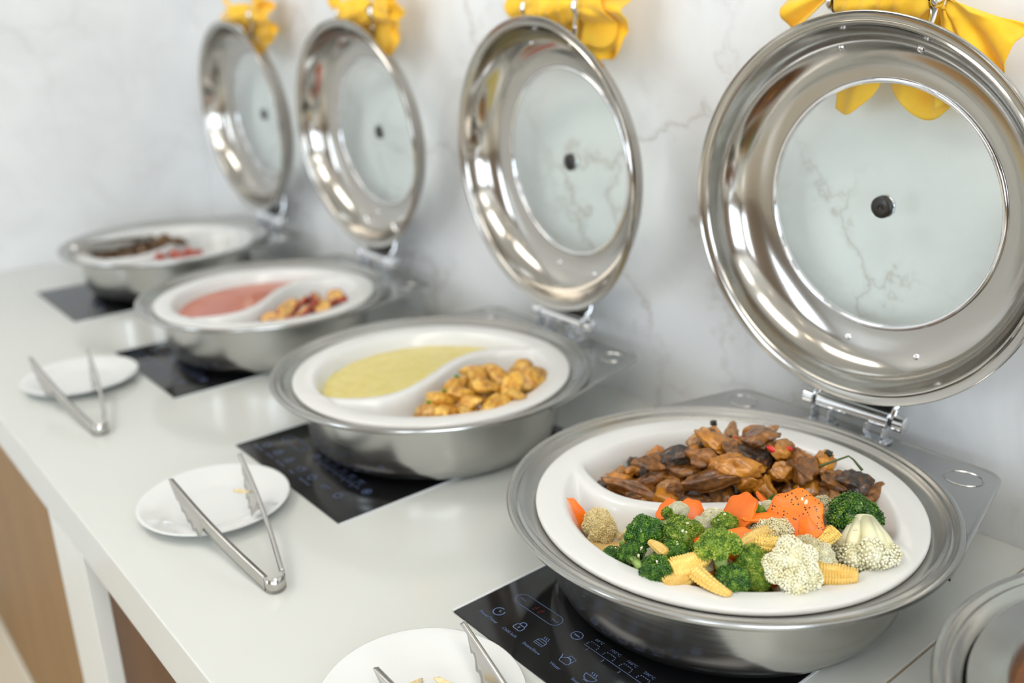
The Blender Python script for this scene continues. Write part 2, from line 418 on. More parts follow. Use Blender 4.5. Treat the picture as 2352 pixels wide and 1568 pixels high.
# padlock
def rrect(cx, cy, w, h, r):
    o = []
    for a, sx, sy in ((0,1,1),(90,-1,1),(180,-1,-1),(270,1,-1)): o += arc(cx+sx*(w/2-r), cy+sy*(h/2-r), r, a, a+90, 5)
    return o
ribbon(pr, rrect(IX[1],IY-.0018,.0115,.0080,.0022), .0010, True)
ribbon(pr, [(IX[1]-.0036,IY+.0022)] + arc(IX[1],IY+.0042,.0036,180,0,10) + [(IX[1]+.0036,IY+.0022)], .0010)
ribbon(pr, arc(IX[1],IY-.0012,.0007,0,360,8), .0009); ribbon(pr, [(IX[1],IY-.0012),(IX[1],IY-.0036)], .0008)
flush('padlock_icon')
# steamer
ribbon(pr, [(IX[2]-.0058,IY-.0055),(IX[2]+.0058,IY-.0055),(IX[2]+.0058,IY+.0010),(IX[2]+.0035,IY+.0032),(IX[2]-.0035,IY+.0032),(IX[2]-.0058,IY+.0010)], .0008, True)
for k in (-.0022,.0010): ribbon(pr, [(IX[2]-.0058,IY+k-.001),(IX[2]+.0058,IY+k-.001)], .0006)
def steam(x, y):
    for k in (-.0028,0,.0028): ribbon(pr, [(x+k+.0008*sin(i*pi/3), y+i*.0007) for i in range(7)], .0006)
steam(IX[2], IY+.0046)
flush('steam_icon')
# kettle
ribbon(pr, [(IX[3]-.0045,IY-.0055),(IX[3]+.0050,IY-.0055)]+arc(IX[3]+.0005,IY-.003,.0062,-10,170,12)+[(IX[3]-.0085,IY+.0035)], .0008, True)
ribbon(pr, arc(IX[3]+.0005,IY-.0005,.0046,20,160,8), .0007); ribbon(pr, [(IX[3]-.001,IY+.0035),(IX[3]-.001,IY+.0078),(IX[3]+.0075,IY+.0062),(IX[3]+.0068,IY-.001)], .0008)
flush('kettle_icon')
# bowl
ribbon(pr, [(IX[4]-.0075,IY+.0015),(IX[4]+.0075,IY+.0015)]+arc(IX[4],IY+.0005,.0070,0,-180,14,.0062), .0008, True)
ribbon(pr, [(IX[4]-.003,IY-.0068),(IX[4]+.003,IY-.0068)], .0008); steam(IX[4], IY+.0032)
flush('bowl_icon')
# pan and power
ribbon(pr, [(IX[5]-.007,IY+.001),(IX[5]-.005,IY-.004),(IX[5]+.004,IY-.004),(IX[5]+.006,IY+.001)], .0008, True); ribbon(pr, [(IX[5]+.006,IY+.001),(IX[5]+.011,IY+.002)], .0008)
ribbon(pr, arc(IX[6],IY,.0062,110,430), .0010); ribbon(pr, [(IX[6],IY+.007),(IX[6],IY+.001)], .0010)
flush('pan_and_power_icon')
# display window outline
ribbon(pr, arc(.0325,.0688,.0085,90,270,14) + arc(.0826,.0695,.0085,-90,90,14), .0007, True)
flush('display_outline')
ribbon(pr, arc(.1162,.0695,.0062), .0010); ribbon(pr, [(.1125,.0695),(.1199,.0695)], .0016)
flush('minus_icon')
ribbon(pr, arc(.2560,.0695,.0062), .0010); ribbon(pr, [(.2523,.0695),(.2597,.0695)], .0012); ribbon(pr, [(.256,.0658),(.256,.0732)], .0012)
flush('plus_icon')
ribbon(pr, [(.1305,.0655),(.2430,.0655)], .0006)
for i in range(5):
    x0 = .1318 + i*.0224
    for dx, dy in ((0,.003),(0,.0056),(.0014,.0082),(.004,.0086),(.0066,.0086),(.0092,.0086),(.0118,.0082),(.0132,.0056),(.0132,.003)):
        pr.add([(x0+dx-.0006,.0655+dy-.0006,.0019),(x0+dx+.0006,.0655+dy-.0006,.0019),(x0+dx+.0006,.0655+dy+.0006,.0019),(x0+dx-.0006,.0655+dy+.0006,.0019)], [(0,1,2,3)])
flush('power_scale')
TEXTS = []
def word(s, x, y, size):
    g = G(); text_geo(g, s, x, y, size); TEXTS.append(g.mesh('lettering', M['print_blue'], False))
for s, x in (('Preset/Timer',.0324),('Child lock',.0670),('Steam/Stew',.1010),('Water',.1362),('Soup/Congee',.1740)): word(s, x, .0215, .0054)
word('Preset', .0335, .0690, .0036); word('Timer', .0835, .0690, .0040)
for i, s in enumerate(('60°C','100°C','160°C','200°C','240°C')): word(s, .1385+i*.0223, .0793, .0052)
for i in range(5): word(str(i+1), .1384+i*.0222, .0612, .0056)
led = G()
for (x, y) in ((.052,.069),(.060,.069)):
    for seg in ([(0,0),(.003,0)],[(0,.0035),(.003,.0035)],[(.003,.0035),(.003,.007)]): ribbon(led, [(x+a,y+b-.0035) for a,b in seg], .0005)
led_me = led.mesh('led_digits', M['led_red'], False)
plate_me = G().box((HW/2,HD/2,.0008),(HW,HD,.0016), bev=.0004).mesh('glass_plate', M['black_glass'], False)
TRIMS = []
for c, d in (((-.0017,HD/2,.0010),(.0028,HD,.0020)),((HW+.0014,HD/2,.0006),(.0020,HD,.0012))): TRIMS.append(G().box(c,d).mesh('edge_trim', M['white_trim'], False))
ring = G()
for r in (.10,.102): ribbon(ring, arc(HW/2+.003,.235,r,0,360,64), .0006, True)
ring_me = ring.mesh('zone_print', M['print_blue'], False)
HOBX = [.1967,-.3485,-.8931,-1.4533]
HL = ['black glass induction hob under the nearest chafing dish of meat and vegetables','black glass induction hob under the yellow soup and potatoes',
      'black glass induction hob under the red soup chafing dish','black glass induction hob under the farthest chafing dish','black glass induction hob under the round pan at the right edge of the picture']
for i, x in enumerate(HOBX + [.7417]):
    t = thing('induction_hob', HL[i], 'hob', (x,0,.0002), group='induction hobs set along the worktop')
    for n, me in (('glass_plate',plate_me),('edge_trim',TRIMS[0]),('edge_trim',TRIMS[1]),('led_digits',led_me),('zone_print',ring_me)): link(n, me, t)
    for n, me in ICONS: link(n, me, t)
    for me in TEXTS: link('lettering', me, t)
HZ = .0021

# ================================================================== chafing dishes
RR = .2348; RZ = .108
# water pan, one shell
prof = [(.0005,.0),(.140,.0),(.166,.0022),(.178,.009),(.1855,.022),(.1888,.040),(.1898,.080),(.1905,.0875),(.196,.0885),(.206,.0895),(.216,.0925),(.2235,.0955),(.229,.0965),(.2335,.0985),
        (.2348,.1010),(.2338,.1035),(.2305,.1045),(.2275,.1035),(.2262,.1015),(.2240,.1005),(.2215,.1018),(.2198,.1010),(.2180,.0985),(.2130,.0960),(.2060,.0925),(.2000,.0905),(.1920,.0900),(.1885,.0890),(.1872,.0850),(.186,.040),(.1825,.024),(.175,.012),(.164,.0045),(.14,.003),(.0005,.003)]
pan_me = G().lathe([(r, z*1.03) for r, z in prof], 128).mesh('water_pan', M['pan_steel'], sharp=math.radians(50))
# back plate: outer outline = hull of the rim and two rounded corners; hole = circle
def back_plate_mesh():
    cr = .026
    tr = .2343; cxx, cyy = .181-cr, .264-cr
    # tangent from the corner arc to the rim circle
    line = [(tr*cos(a), tr*sin(a)) for a in [math.radians(q) for q in (7,8.5,10)]]
    line += [(cxx+cr*cos(a), cyy+cr*sin(a)) for a in [math.radians(14+76*k/8) for k in range(9)]]
    line = line + [(-x, y) for x, y in reversed(line)]
    seg = [0]
    for a, b in zip(line, line[1:]): seg.append(seg[-1] + math.dist(a, b))
    def at(t):
        d = max(0, min(1, t))*seg[-1]
        for i in range(len(line)-1):
            if seg[i+1] >= d-1e-9:
                k = (d-seg[i])/(seg[i+1]-seg[i]); return (line[i][0]*(1-k)+line[i+1][0]*k, line[i][1]*(1-k)+line[i+1][1]*k)
        return line[-1]
    g = G(); NN = 140
    rows = []
    for (off, z) in ((0,.0950),(0,.0980),(.0012,.0990),(.0034,.0990),(.0050,.0978),(.0062,.0975),(None,.0972),(None,.0955),(0,.0950)):
        r = []
        for i in range(NN+1):
            x, y = at(i/NN)
            if off is None:
                a = math.atan2(y, x); q = (.2318*cos(a), .2318*sin(a))
            else:
                p0, p1 = at(i/NN-.012), at(i/NN+.012); tx, ty = p1[0]-p0[0], p1[1]-p0[1]; ll = math.hypot(tx, ty)
                q = (x - ty/ll*off, y + tx/ll*off)
                if math.hypot(*q) < .2325: a = math.atan2(q[1], q[0]); q = (.2325*cos(a), .2325*sin(a))
            r.append((q[0], q[1], z))
        rows.append(r)
    for r in rows: g.v += r
    K = NN+1
    for j in range(len(rows)-1):
        for i in range(NN): g.f.append((j*K+i, j*K+i+1, (j+1)*K+i+1, (j+1)*K+i))
    # pressed oblong grooves in the two corners
    for sx in (1,-1):
        ribbon_pts = [(sx*(.148+.034*cos(a)*.5+.010*sin(a)), .226-.008*cos(a)+.016*sin(a)) for a in [2*pi*k/24 for k in range(24)]]
        pts3 = [(x, y, .0974) for x, y in ribbon_pts]; g.tube(pts3+[pts3[0]], .0011, 6, False)
    return g.mesh('back_plate', M['pan_steel'], sharp=math.radians(40))
plate_back = back_plate_mesh()
# lid (axis along local Z, opening faces +Z)
LR = .2197
lp = [(LR,0),(LR+.0006,-.0016),(LR-.0006,-.0032),(.2145,-.0034),(.2095,-.0040),(.2072,-.0062),(.2055,-.0105),(.2020,-.022),(.1950,-.0345),(.1850,-.0445),(.1720,-.0515),(.1580,-.0550),(.1480,-.0565),(.1445,-.0570)]
inner = [(.1445,-.0556),(.1480,-.0550),(.1580,-.0533),(.1715,-.0497),(.1838,-.0430),(.1935,-.0332),(.2003,-.0212),(.2036,-.0105),(.2050,-.0055),(.2062,-.0018),(.2078,-.0010),(.2092,-.0020),(.2104,-.0034),(.2160,-.0022),(.2178,-.0004),(.2190,.0004),(LR,0)]
lid_me = G().lathe(lp + inner, 160).mesh('lid', M['lid_steel'], sharp=math.radians(60))
ring_lid = G().lathe([(.1465,-.0562),(.1455,-.0535),(.1432,-.0524),(.1408,-.0530),(.1398,-.0548),(.1400,-.0590),(.1440,-.0600)], 128, closed=True).mesh('glass_ring', M['chrome'], sharp=math.radians(60))
gp = [(r, -.0552 - .0085*(1-(r/.141)**2)) for r in (.141,.13,.115,.095,.07,.045,.02,.0005)]
glass_me = G().lathe(gp + [(r, z-.003) for r, z in reversed(gp)], 96).mesh('glass_window', M['glass'])
knob_me = G().lathe([(.0005,-.0602),(.0022,-.0602),(.0026,-.0610),(.0034,-.0608),(.0036,-.0598),(.0120,-.0600),(.0128,-.0608),(.0128,-.0636)], 40).mesh('knob_washer', M['dark_metal'], sharp=math.radians(50))
knob2_me = G().lathe([(.0128,-.0668),(.0136,-.0676),(.0136,-.0700),(.0120,-.0712),(.0005,-.0716)], 32).mesh('outer_knob', M['chrome'])
screw_me = G().lathe([(.0042,0),(.0040,.0012),(.0030,.0022),(.0012,.0026),(.0011,.0020),(.0005,.0020)], 16).mesh('screw', M['chrome'])
def lid_point(x, y):      # point on the inside of the dome for local x,y
    r = math.hypot(x, y); tab = sorted(inner, key=lambda q: q[0])
    for (r0,z0),(r1,z1) in zip(tab, tab[1:]):
        if r0 <= r <= r1 and r1 > r0:
            z = z0+(z1-z0)*(r-r0)/(r1-r0); s = (z1-z0)/(r1-r0); nrm = Vector((-s*x/r, -s*y/r, 1)).normalized(); return Vector((x,y,z)), nrm
    return Vector((x,y,-.04)), Vector((0,0,1))
post_me = G().tube([(0,0,0),(0,0,1)], .0042, 14).mesh('handle_post', M['chrome'])
cap_me = G().lathe([(.0005,.0045),(.006,.0045),(.0105,.003),(.0115,.0005),(.0105,-.002),(.006,-.0032),(.0005,-.0032)], 24).mesh('handle_cap', M['chrome'])
foot_me = G()
foot_me.box((0,0,.001),(.034,.026,.002), bev=.0009)
ribbonpts = [(-.017,-.013,.002),(-.010,-.0145,.0024),(.010,-.0145,.0024),(.017,-.012,.002),(.019,0,.002),(.017,.012,.002)]
foot_me.tube(ribbonpts, .0014, 8)
foot_me.box((.0115,.004,.010),(.0018,.018,.018), bev=.0006); foot_me.box((-.0115,.004,.010),(.0018,.018,.018), bev=.0006)
foot_me = foot_me.mesh('hinge_foot', M['chrome'], sharp=math.radians(35))
cyl = lambda n, r, l, m: G().lathe([(.0005,-l/2),(r*.86,-l/2),(r,-l/2+.001),(r,l/2-.001),(r*.86,l/2),(.0005,l/2)], 28).mesh(n, m, sharp=math.radians(40))
barrel_me = cyl('hinge_barrel', .0105, .096, M['chrome']); capb_me = cyl('hinge_cap', .0100, .014, M['chrome']); pin_me = cyl('hinge_pin', .0066, .132, M['dark_metal'])
arm_me = G()
arm_me.tube([(0,-.004,.0),(0,.010,.018),(0,.016,.045),(0,.012,.070)], [.004,.0045,.0045,.004], 8)
arm_me = arm_me.mesh('lid_arm', M['chrome'])
block_me = G().box((0,.006,.010),(.090,.010,.026), bev=.002).mesh('hinge_block', M['dark_metal'], False)

def chafing_dish(label, x, y, yaw, lidx, lidy, lidw, lid=True, lidz=.3727):
    t = thing('chafing_dish', label, 'chafing dish', (x, y, HZ), group='round steel chafing dishes in a row')
    link('water_pan', pan_me, t); link('back_plate', plate_back, t, (0,0,.003))
    hx = lidx - x
    hz = .128 - HZ
    hinge = link('hinge', barrel_me, t, (hx, .254, hz), (0, pi/2, 0))
    # sub-parts of the hinge are given in its turned frame: local z = world x, local x = -world z
    def sub(n, me, dx, dy, dz, rot=(0,-pi/2,0)): return link(n, me, hinge, (-dz, dy, dx), rot)
    for s in (-1,1):
        sub('hinge_foot', foot_me, s*.036, -.012, -(hz-.1010), (0,-pi/2,0))
        sub('hinge_cap', capb_me, s*.0605, 0, 0, (0,0,0))
        sub('lid_arm', arm_me, s*.0510, 0, .004)
    sub('hinge_pin', pin_me, 0, 0, 0, (0,0,0)); sub('hinge_block', block_me, 0, .005, .006)
    if lid:
        ld = link('lid', lid_me, t, (lidx-x, lidy-y, lidz-HZ), (pi/2+.072, 0, lidw))
        link('glass_ring', ring_lid, ld); link('glass_window', glass_me, ld); link('knob_washer', knob_me, ld); link('outer_knob', knob2_me, ld)
        for (a, b) in ((-.050,.177),(.042,.177),(-.026,-.163),(.065,-.163)):
            p, nn = lid_point(a, b); link('screw', screw_me, ld, tuple(p), aim(nn))
        for a in (-.069,.051):
            p0 = Vector((a*.8,.172,-.050)); p1 = Vector((a, .2265,-.052)); d = p1-p0
            o = link('handle_post', post_me, ld, tuple(p0), aim(d)); o.scale = (1,1,d.length)
            link('handle_cap', cap_me, ld, tuple(p1), (0, pi/2 if a > 0 else -pi/2, 0))
        o = link('handle_bar', post_me, ld, (-.069,.2265,-.052), (0, pi/2, 0)); o.scale = (1,1,.120)
    return t
CH = [(.3431,.2591),(-.1891,.2494),(-.7322,.2454),(-1.3003,.2657)]
LD = [(.3378,.4620,-.0186),(-.1774,.4504,-.0764),(-.7395,.4619,.0046),(-1.2670,.4668,-.0133)]
CLB = ['nearest open steel chafing dish, under the dish of braised meat and vegetables','open steel chafing dish holding yellow soup and potatoes, second from the front',
       'open steel chafing dish holding red soup, third from the front','farthest open steel chafing dish by the left wall']
for i in range(4):
    chafing_dish(CLB[i], CH[i][0], CH[i][1], 0, *LD[i])
c5 = chafing_dish('steel chafing dish cut off by the bottom right corner of the picture', .837, .258, 0, .837, .4620, 0)

# ---- white divided dishes
def smooth(t): t = max(0., min(1., t)); return t*t*t*(t*(6*t-15)+10)
SPTS = []
def sx_of(y): return .013 - .485*y + 21.3*y**3
SLINE = [(sx_of(-.19+.38*i/80), -.19+.38*i/80) for i in range(81)]
def s_dist(x, y):
    best = 9
    for (ax, ay), (bx, by) in zip(SLINE, SLINE[1:]):
        dx, dy = bx-ax, by-ay; k = max(0, min(1, ((x-ax)*dx+(y-ay)*dy)/(dx*dx+dy*dy)))
        d = math.hypot(x-ax-k*dx, y-ay-k*dy)
        if d < best: best = d
    return best
DZ = .1035; FLOOR = .050
def dish_h(x, y):
    r = math.hypot(x, y)
    if r > .178: zo = DZ - .0010*((r-.191)/.012)**2
    else: zo = DZ - .0012 - (DZ-.0012-FLOOR)*smooth((.178-r)/.038)
    d = s_dist(x, y); zd = DZ-.0035 - (DZ-.0035-FLOOR)*smooth((d-.0035)/.026)
    k = .006; h = max(k-abs(zo-zd), 0)/k
    return max(zo, zd) + h*h*k*.25
def dish_mesh():
    g = G(); NR, NA = 86, 264
    rs = [.2015*math.pow((i+1)/NR, .85) for i in range(NR)]
    g.v.append((0,0,dish_h(0,0)))
    for r in rs:
        for k in range(NA):
            a = 2*pi*k/NA; x, y = r*cos(a), r*sin(a); g.v.append((x, y, dish_h(x, y)))
    for k in range(NA): g.f.append((0, 1+k, 1+(k+1) % NA))
    for i in range(NR-1):
        for k in range(NA):
            l = (k+1) % NA; g.f.append((1+i*NA+k, 1+(i+1)*NA+k, 1+(i+1)*NA+l, 1+i*NA+l))
    # rolled edge and underside
    pf = [(.2030,DZ-.0018),(.2034,DZ-.0035),(.2030,DZ-.0062),(.2012,DZ-.0072),(.1990,DZ-.0066),(.1800,DZ-.0060),(.1720,DZ-.012),(.160,DZ-.030),(.140,FLOOR-.004),(.0005,FLOOR-.004)]
    prev = 1+(NR-1)*NA
    for r, z in pf:
        o = len(g.v)
        for k in range(NA):
            a = 2*pi*k/NA; g.v.append((r*cos(a), r*sin(a), z))
        for k in range(NA):
            l = (k+1) % NA; g.f.append((prev+k, o+k, o+l, prev+l))
        prev = o
    return g.mesh('divided_dish', M['dish_white'])
dish_me = dish_mesh()
ROT = [-1.11, 0.0, .30, .36]
DLB = ['round white divided dish of braised meat and mixed vegetables','round white divided dish of yellow soup and potatoes','round white divided dish of red soup and glazed slices','round white divided dish of dark food and red relish']
for i in range(4):
    o = link('divided_dish', dish_me, None, (CH[i][0], CH[i][1], 0), (0,0,ROT[i]))
    setp(o, DLB[i], 'dish', 'white divided food dishes')
def liquid(name, label, i, side, z, m, cat, rough=0., kind='stuff'):
    """a pool that fills one half of dish i up to height z"""
    g = G(); n = 56; idx = {}
    for a in range(n+1):
        y = -.172+.344*a/n
        for b in range(25):
            xc = sx_of(y); xe = (1 if side > 0 else -1)*math.sqrt(max(0, .1755**2-y*y))
            if (xe-xc)*side < 0: xe = xc
            x = xc + (xe-xc)*b/24
            g.v.append((x, y, z + (noise.noise(Vector((x*60,y*60,i)))*rough)))
    for a in range(n):
        for b in range(24):
            q = (a*25+b, a*25+b+1, (a+1)*25+b+1, (a+1)*25+b); g.f.append(q if side > 0 else q[::-1])
    o = link(name, g.mesh(name, m), None, (CH[i][0], CH[i][1], 0), (0,0,ROT[i])); setp(o, label, cat, kind=kind); return o
liquid('meat_gravy', 'thin brown gravy pooled under the braised meat', 0, -1, .071, M['gravy'], 'gravy')
liquid('vegetable_broth', 'pale orange broth pooled under the mixed vegetables', 0, 1, .060, M['broth'], 'broth')
liquid('corn_soup', 'thick yellow soup filling the left half of the second dish', 1, -1, .081, M['soup_yellow'], 'soup', .0012)
liquid('tomato_soup', 'red orange soup filling the left half of the third dish', 2, -1, .080, M['soup_red'], 'soup')

# steel insert with stew in the pan at the right edge
t = thing('round_insert', 'round steel food insert with a wide flange at the bottom right corner', 'insert', (.837, .258, 0))
link('bowl', G().lathe([(.0005,.058),(.140,.058),(.160,.063),(.172,.078),(.1765,.094),(.1790,.1050),(.1815,.1072),(.185,.1060),(.205,.1045),(.2085,.1042),(.2090,.1025),(.205,.1025),(.186,.1040),(.1825,.1035),(.1795,.094),(.1745,.080),(.163,.061),(.140,.055),(.0005,.055)], 96).mesh('bowl', M['pan_steel'], sharp=1.), t)
o = setp(link('brown_stew', G().lathe([(.0005,.091),(.05,.091),(.10,.0905),(.1755,.090)], 64).mesh('brown_stew', M['gravy']), None, (.837,.258,0)), 'dark brown stew in the insert at the bottom right corner', 'stew', kind='stuff')

# ================================================================== food builders
def chunk_mesh(seed, dims, cuts=7, rough=.16, sub=4, m=None):
    rnd = random.Random(seed); vs, fs = ICO[sub]; off = Vector((seed*7.3, seed*3.1, seed*1.7))
    planes = [(Vector((rnd.gauss(0,1), rnd.gauss(0,1), rnd.gauss(0,1))).normalized(), rnd.uniform(.50,.86)) for _ in range(cuts)]
    out = []
    for v in vs:
        p = v.copy()
        for n, d in planes:
            s = p.dot(n)
            if s > d: p -= n*(s-d)*.93
        q = noise.noise(v*1.7+off)*rough*1.6 + noise.noise(v*4.2+off)*rough*.9 + abs(noise.noise(v*9+off))*rough*.55 + noise.noise(v*19+off)*rough*.22
        p = p*(1+q)
        out.append(Vector((p.x*dims[0], p.y*dims[1], p.z*dims[2])))
    return mesh('chunk', out, fs, m)
def floret(seed, R, bud, nb, lobes, flat=.8):
    """crown of lobes covered with buds; local +Z is the crown's axis"""
    rnd = random.Random(seed); g = G(); bv, bf = BUD; iv, jf = ICO[1]; lo = []
    for i in range(lobes):
        k = (i+.5)/lobes; ph = math.acos(1-k*1.05); a = i*2.399+rnd.uniform(-.3,.3)
        d = Vector((sin(ph)*cos(a), sin(ph)*sin(a), cos(ph)*flat)); c = d*R*.66; r = R*rnd.uniform(.32,.44); lo.append((c, r, d))
        g.add([c + Vector(v)*r*.93 for v in iv], jf)
        for j in range(nb):
            z = 1-(j+.5)/nb*1.5; q = j*2.399+i; s = math.sqrt(max(0,1-z*z)); n = Vector((s*cos(q), s*sin(q), z))
            n = (Matrix.Rotation(rnd.uniform(-.1,.1),3,'X') @ (d.to_track_quat('Z','Y') @ n)).normalized()
            br = bud*R*rnd.uniform(.7,1.35); p = c + n*r*(rnd.uniform(.94,1.10) if bud < .0535 else rnd.uniform(.93,1.01))
            rot = Euler((rnd.random()*6,rnd.random()*6,0)).to_matrix()
            src = (bv, bf) if bud < .06 else (iv, jf)
            g.add([p + rot @ (Vector(v)*br) for v in src[0]], src[1])
    return g, lo
def stem_geo(R, lo, thick, length, fan=1.):
    g = G(); g.tube([(0,0,-R*length),(R*.05,0,-R*length*.5),(0,0,-R*.1)], [R*thick*.85, R*thick*.9, R*thick*1.1], 12)
    for c, r, d in lo[::1]:
        g.tube([(0,0,-R*length*.45), c*.45 + Vector((0,0,-R*.15)), c*.95], [R*thick*.5*fan, R*thick*.52*fan, r*.5*fan], 10)
    return g
PROTO = {}
def floret_proto(kind, var):
    k = (kind, var)
    if k in PROTO: return PROTO[k]
    if kind == 'broccoli':
        g, lo = floret(11+var, 1., .052, 120, 17); st = stem_geo(1., lo, .30, 1.6)
        cm = g.mesh('crown', [M['broc_dark'], M['broc_light']][var % 2], False); sm = st.mesh('stem', M['broc_stem'])
    else:
        if var == 3: g, lo = floret(31+var, 1., .055, 120, 11, .35); st = G(); st.tube([(0,0,-1.15),(.02,0,-.8),(0,0,-.35),(0,0,.05)], [.30,.38,.44,.55], 14); [st.tube([(cc.x*.25,cc.y*.25,-1.02),(cc.x*.8,cc.y*.8,-.45),tuple(cc)], [.20,.24,.34], 10) for cc, rr_, dd_ in lo[3:]]
        else: g, lo = floret(31+var, 1., .055, 120, 15, .72); st = stem_geo(1., lo, .40, 1.3)
        mm = [('cauli'), ('cauli_pep'), ('cauli_old'), ('cauli')][var]
        cm = g.mesh('crown', M[mm]); sm = st.mesh('stem', M['cauli_stem'])
    PROTO[k] = (cm, sm); return PROTO[k]
def place_floret(kind, row, grp):
    x, y, z, R, ax, var, lab = row
    k = (.95 if kind == 'broccoli' else .95)*R
    cm, sm = floret_proto(kind, var)
    t = thing('broccoli_floret' if kind == 'broccoli' else 'cauliflower_floret', lab, kind, (x, y, z), aim(ax, x*90), grp)
    # meshes are modelled at radius 1; the thing's own scale brings them to size
    t.scale = (k, k, k)
    link('crown', cm, t); link('stem', sm, t)
    return t
def carrot_mesh(seed, m):
    rnd = random.Random(seed); g = G(); n = 60; rr = []
    for k in range(n):
        a = 2*pi*k/n; rr.append(1 + .055*cos(a*7+seed) + .03*cos(a*3+seed*2) - (.32*max(0, cos(a-1.2))**14 if seed % 3 == 1 else 0))
    lay = [(.0,-.12),(.92,-.12),(1.0,-.07),(1.0,.07),(.92,.12),(.35,.135),(0.,.13)]
    vs = []; fs = []
    for f, z in lay:
        for k in range(n):
            a = 2*pi*k/n; q = max(f,.001)*rr[k]; vs.append((q*cos(a), q*sin(a), z + .05*q*q*cos(2*a+seed)))
    for i in range(len(lay)-1):
        for k in range(n):
            l = (k+1) % n; fs.append((i*n+k,i*n+l,(i+1)*n+l,(i+1)*n+k))
    g.add(vs, fs); return g.mesh('carrot_slice', m, sharp=.9)
def corn_mesh(seed, m, half, bend=.18):
    g = G(); nu, nv = 90, 136; rows = 9; kn = 17
    def fn(u, v):
        a = u*2*pi; s = v
        prof = (.86 if s < .08 else 1.0)*(1-.55*s**2.4)
        if s > .97: prof *= (1-s)/.03*.9+.05
        kb = abs(sin(a*rows/2*1.0 + (0)))**.55 * abs(sin(s*kn*pi))**.55
        r = prof*(.84+.20*kb)
        x, y = r*cos(a), r*sin(a)
        if half and y < 0: y = y*.12
        return (x + bend*((s-.5)**2)*8, y, s)
    g.grid(fn, nu, nv)
    b = [ (g.v[i]) for i in range(nu)]
    g.f.append(tuple(range(nu-1))[::-1])
    return g.mesh('baby_corn', m)

BROCCOLI = [
    (0.349, 0.126, 0.112, 0.021, (-0.4, -0.3, 0.9), 0, 'dark green broccoli floret with a pale sprig at the left edge of the pile'),
    (0.380, 0.149, 0.115, 0.021, (0.3, -0.4, 0.8), 1, 'broccoli floret with yellowish right half, between the two dark ones and the corn'),
    (0.351, 0.165, 0.116, 0.013, (0.1, 0.7, 0.5), 1, 'small broccoli piece showing its green stalk below the topmost cauliflower'),
    (0.336, 0.094, 0.092, 0.013, (-0.8, -0.2, 0.4), 0, 'flattened broccoli floret tucked against the dish rim at far left'),
    (0.355, 0.103, 0.100, 0.016, (-0.9, 0.2, 0.3), 0, 'broccoli floret lying sideways with its fanned pale stalk pointing right'),
    (0.391, 0.098, 0.100, 0.02, (-0.1, -0.6, 0.8), 0, 'dark broccoli crown nearest the dish rim at front left'),
    (0.388, 0.124, 0.108, 0.016, (-0.1, -0.4, 0.9), 0, 'small dark broccoli crown above the corn cob'),
    (0.424, 0.145, 0.122, 0.023, (-0.5, 0.2, 0.8), 1, 'peppered broccoli floret in the middle with its thick stalk pointing right'),
    (0.446, 0.139, 0.100, 0.02, (-0.3, -0.5, 0.6), 0, 'dark broccoli crown at the front rim under the peppered floret'),
    (0.458, 0.159, 0.102, 0.014, (0.4, -0.6, 0.3), 1, 'yellow green broccoli sprig beside the big cauliflower at the front'),
    (0.474, 0.292, 0.120, 0.027, (0.1, -0.1, 1), 0, 'large dark broccoli crown at right behind the cauliflower'),
    (0.396, 0.191, 0.118, 0.014, (0.1, -0.2, 0.9), 1, 'yellow green broccoli bud left of the notched carrot slice'),
    (0.413, 0.217, 0.128, 0.01, (0, -0.3, 0.9), 1, 'tiny light green broccoli bud between two carrot slices'),
    (0.402, 0.267, 0.118, 0.009, (0, 0, 1), 0, 'tiny dark broccoli tip at the back by the divider'),
    (0.446, 0.170, 0.110, 0.017, (0.4, -0.2, 0.8), 1, 'pale yellow green broccoli floret sprinkled with pepper'),
]
CAULI = [
    (0.480, 0.180, 0.114, 0.029, (0.55, -0.5, 0.45), 0, 'large cream cauliflower floret spilling toward the front rim'),
    (0.504, 0.264, 0.104, 0.034, (0.45, -0.55, -0.75), 3, 'upturned cauliflower floret with thick pale stalks at far right'),
    (0.438, 0.209, 0.120, 0.021, (-0.2, -0.2, 0.9), 1, 'peppered cauliflower floret in the middle of the pile'),
    (0.354, 0.171, 0.124, 0.011, (0, 0.1, 1), 0, 'small cauliflower tip topmost at the back left'),
    (0.378, 0.196, 0.116, 0.013, (-0.2, 0, 0.9), 0, 'small cream cauliflower bud left of the notched carrot'),
    (0.376, 0.180, 0.114, 0.01, (0.2, 0, 0.9), 0, 'crumbled cauliflower bit behind the yellowish broccoli'),
    (0.259, 0.156, 0.070, 0.022, (0.5, -0.3, 0.6), 2, 'soft yellowed cauliflower piece lying alone in the sauce at left'),
    (0.489, 0.220, 0.112, 0.017, (0.5, 0.5, 0.35), 3, 'cauliflower sprig pointing right of the large floret'),
    (0.475, 0.212, 0.118, 0.016, (0.2, 0, 0.9), 1, 'peppered cauliflower bud behind the large floret'),
    (0.436, 0.300, 0.112, 0.015, (0.2, 0.2, 0.9), 1, 'cauliflower floret half hidden behind the round carrot'),
    (0.413, 0.263, 0.124, 0.009, (0, 0, 1), 0, 'little white cauliflower stalk piece standing above the round carrot'),
    (0.410, 0.244, 0.122, 0.01, (0.3, 0, 0.8), 0, 'white cauliflower shaving between the carrot slices'),
    (0.278, 0.170, 0.066, 0.012, (0.4, -0.3, 0.6), 2, 'yellowed cauliflower crumb beside the piece in the sauce'),
    (0.414, 0.129, 0.098, 0.009, (0, -0.3, 0.8), 0, 'cauliflower crumb beside the split corn cob'),
]
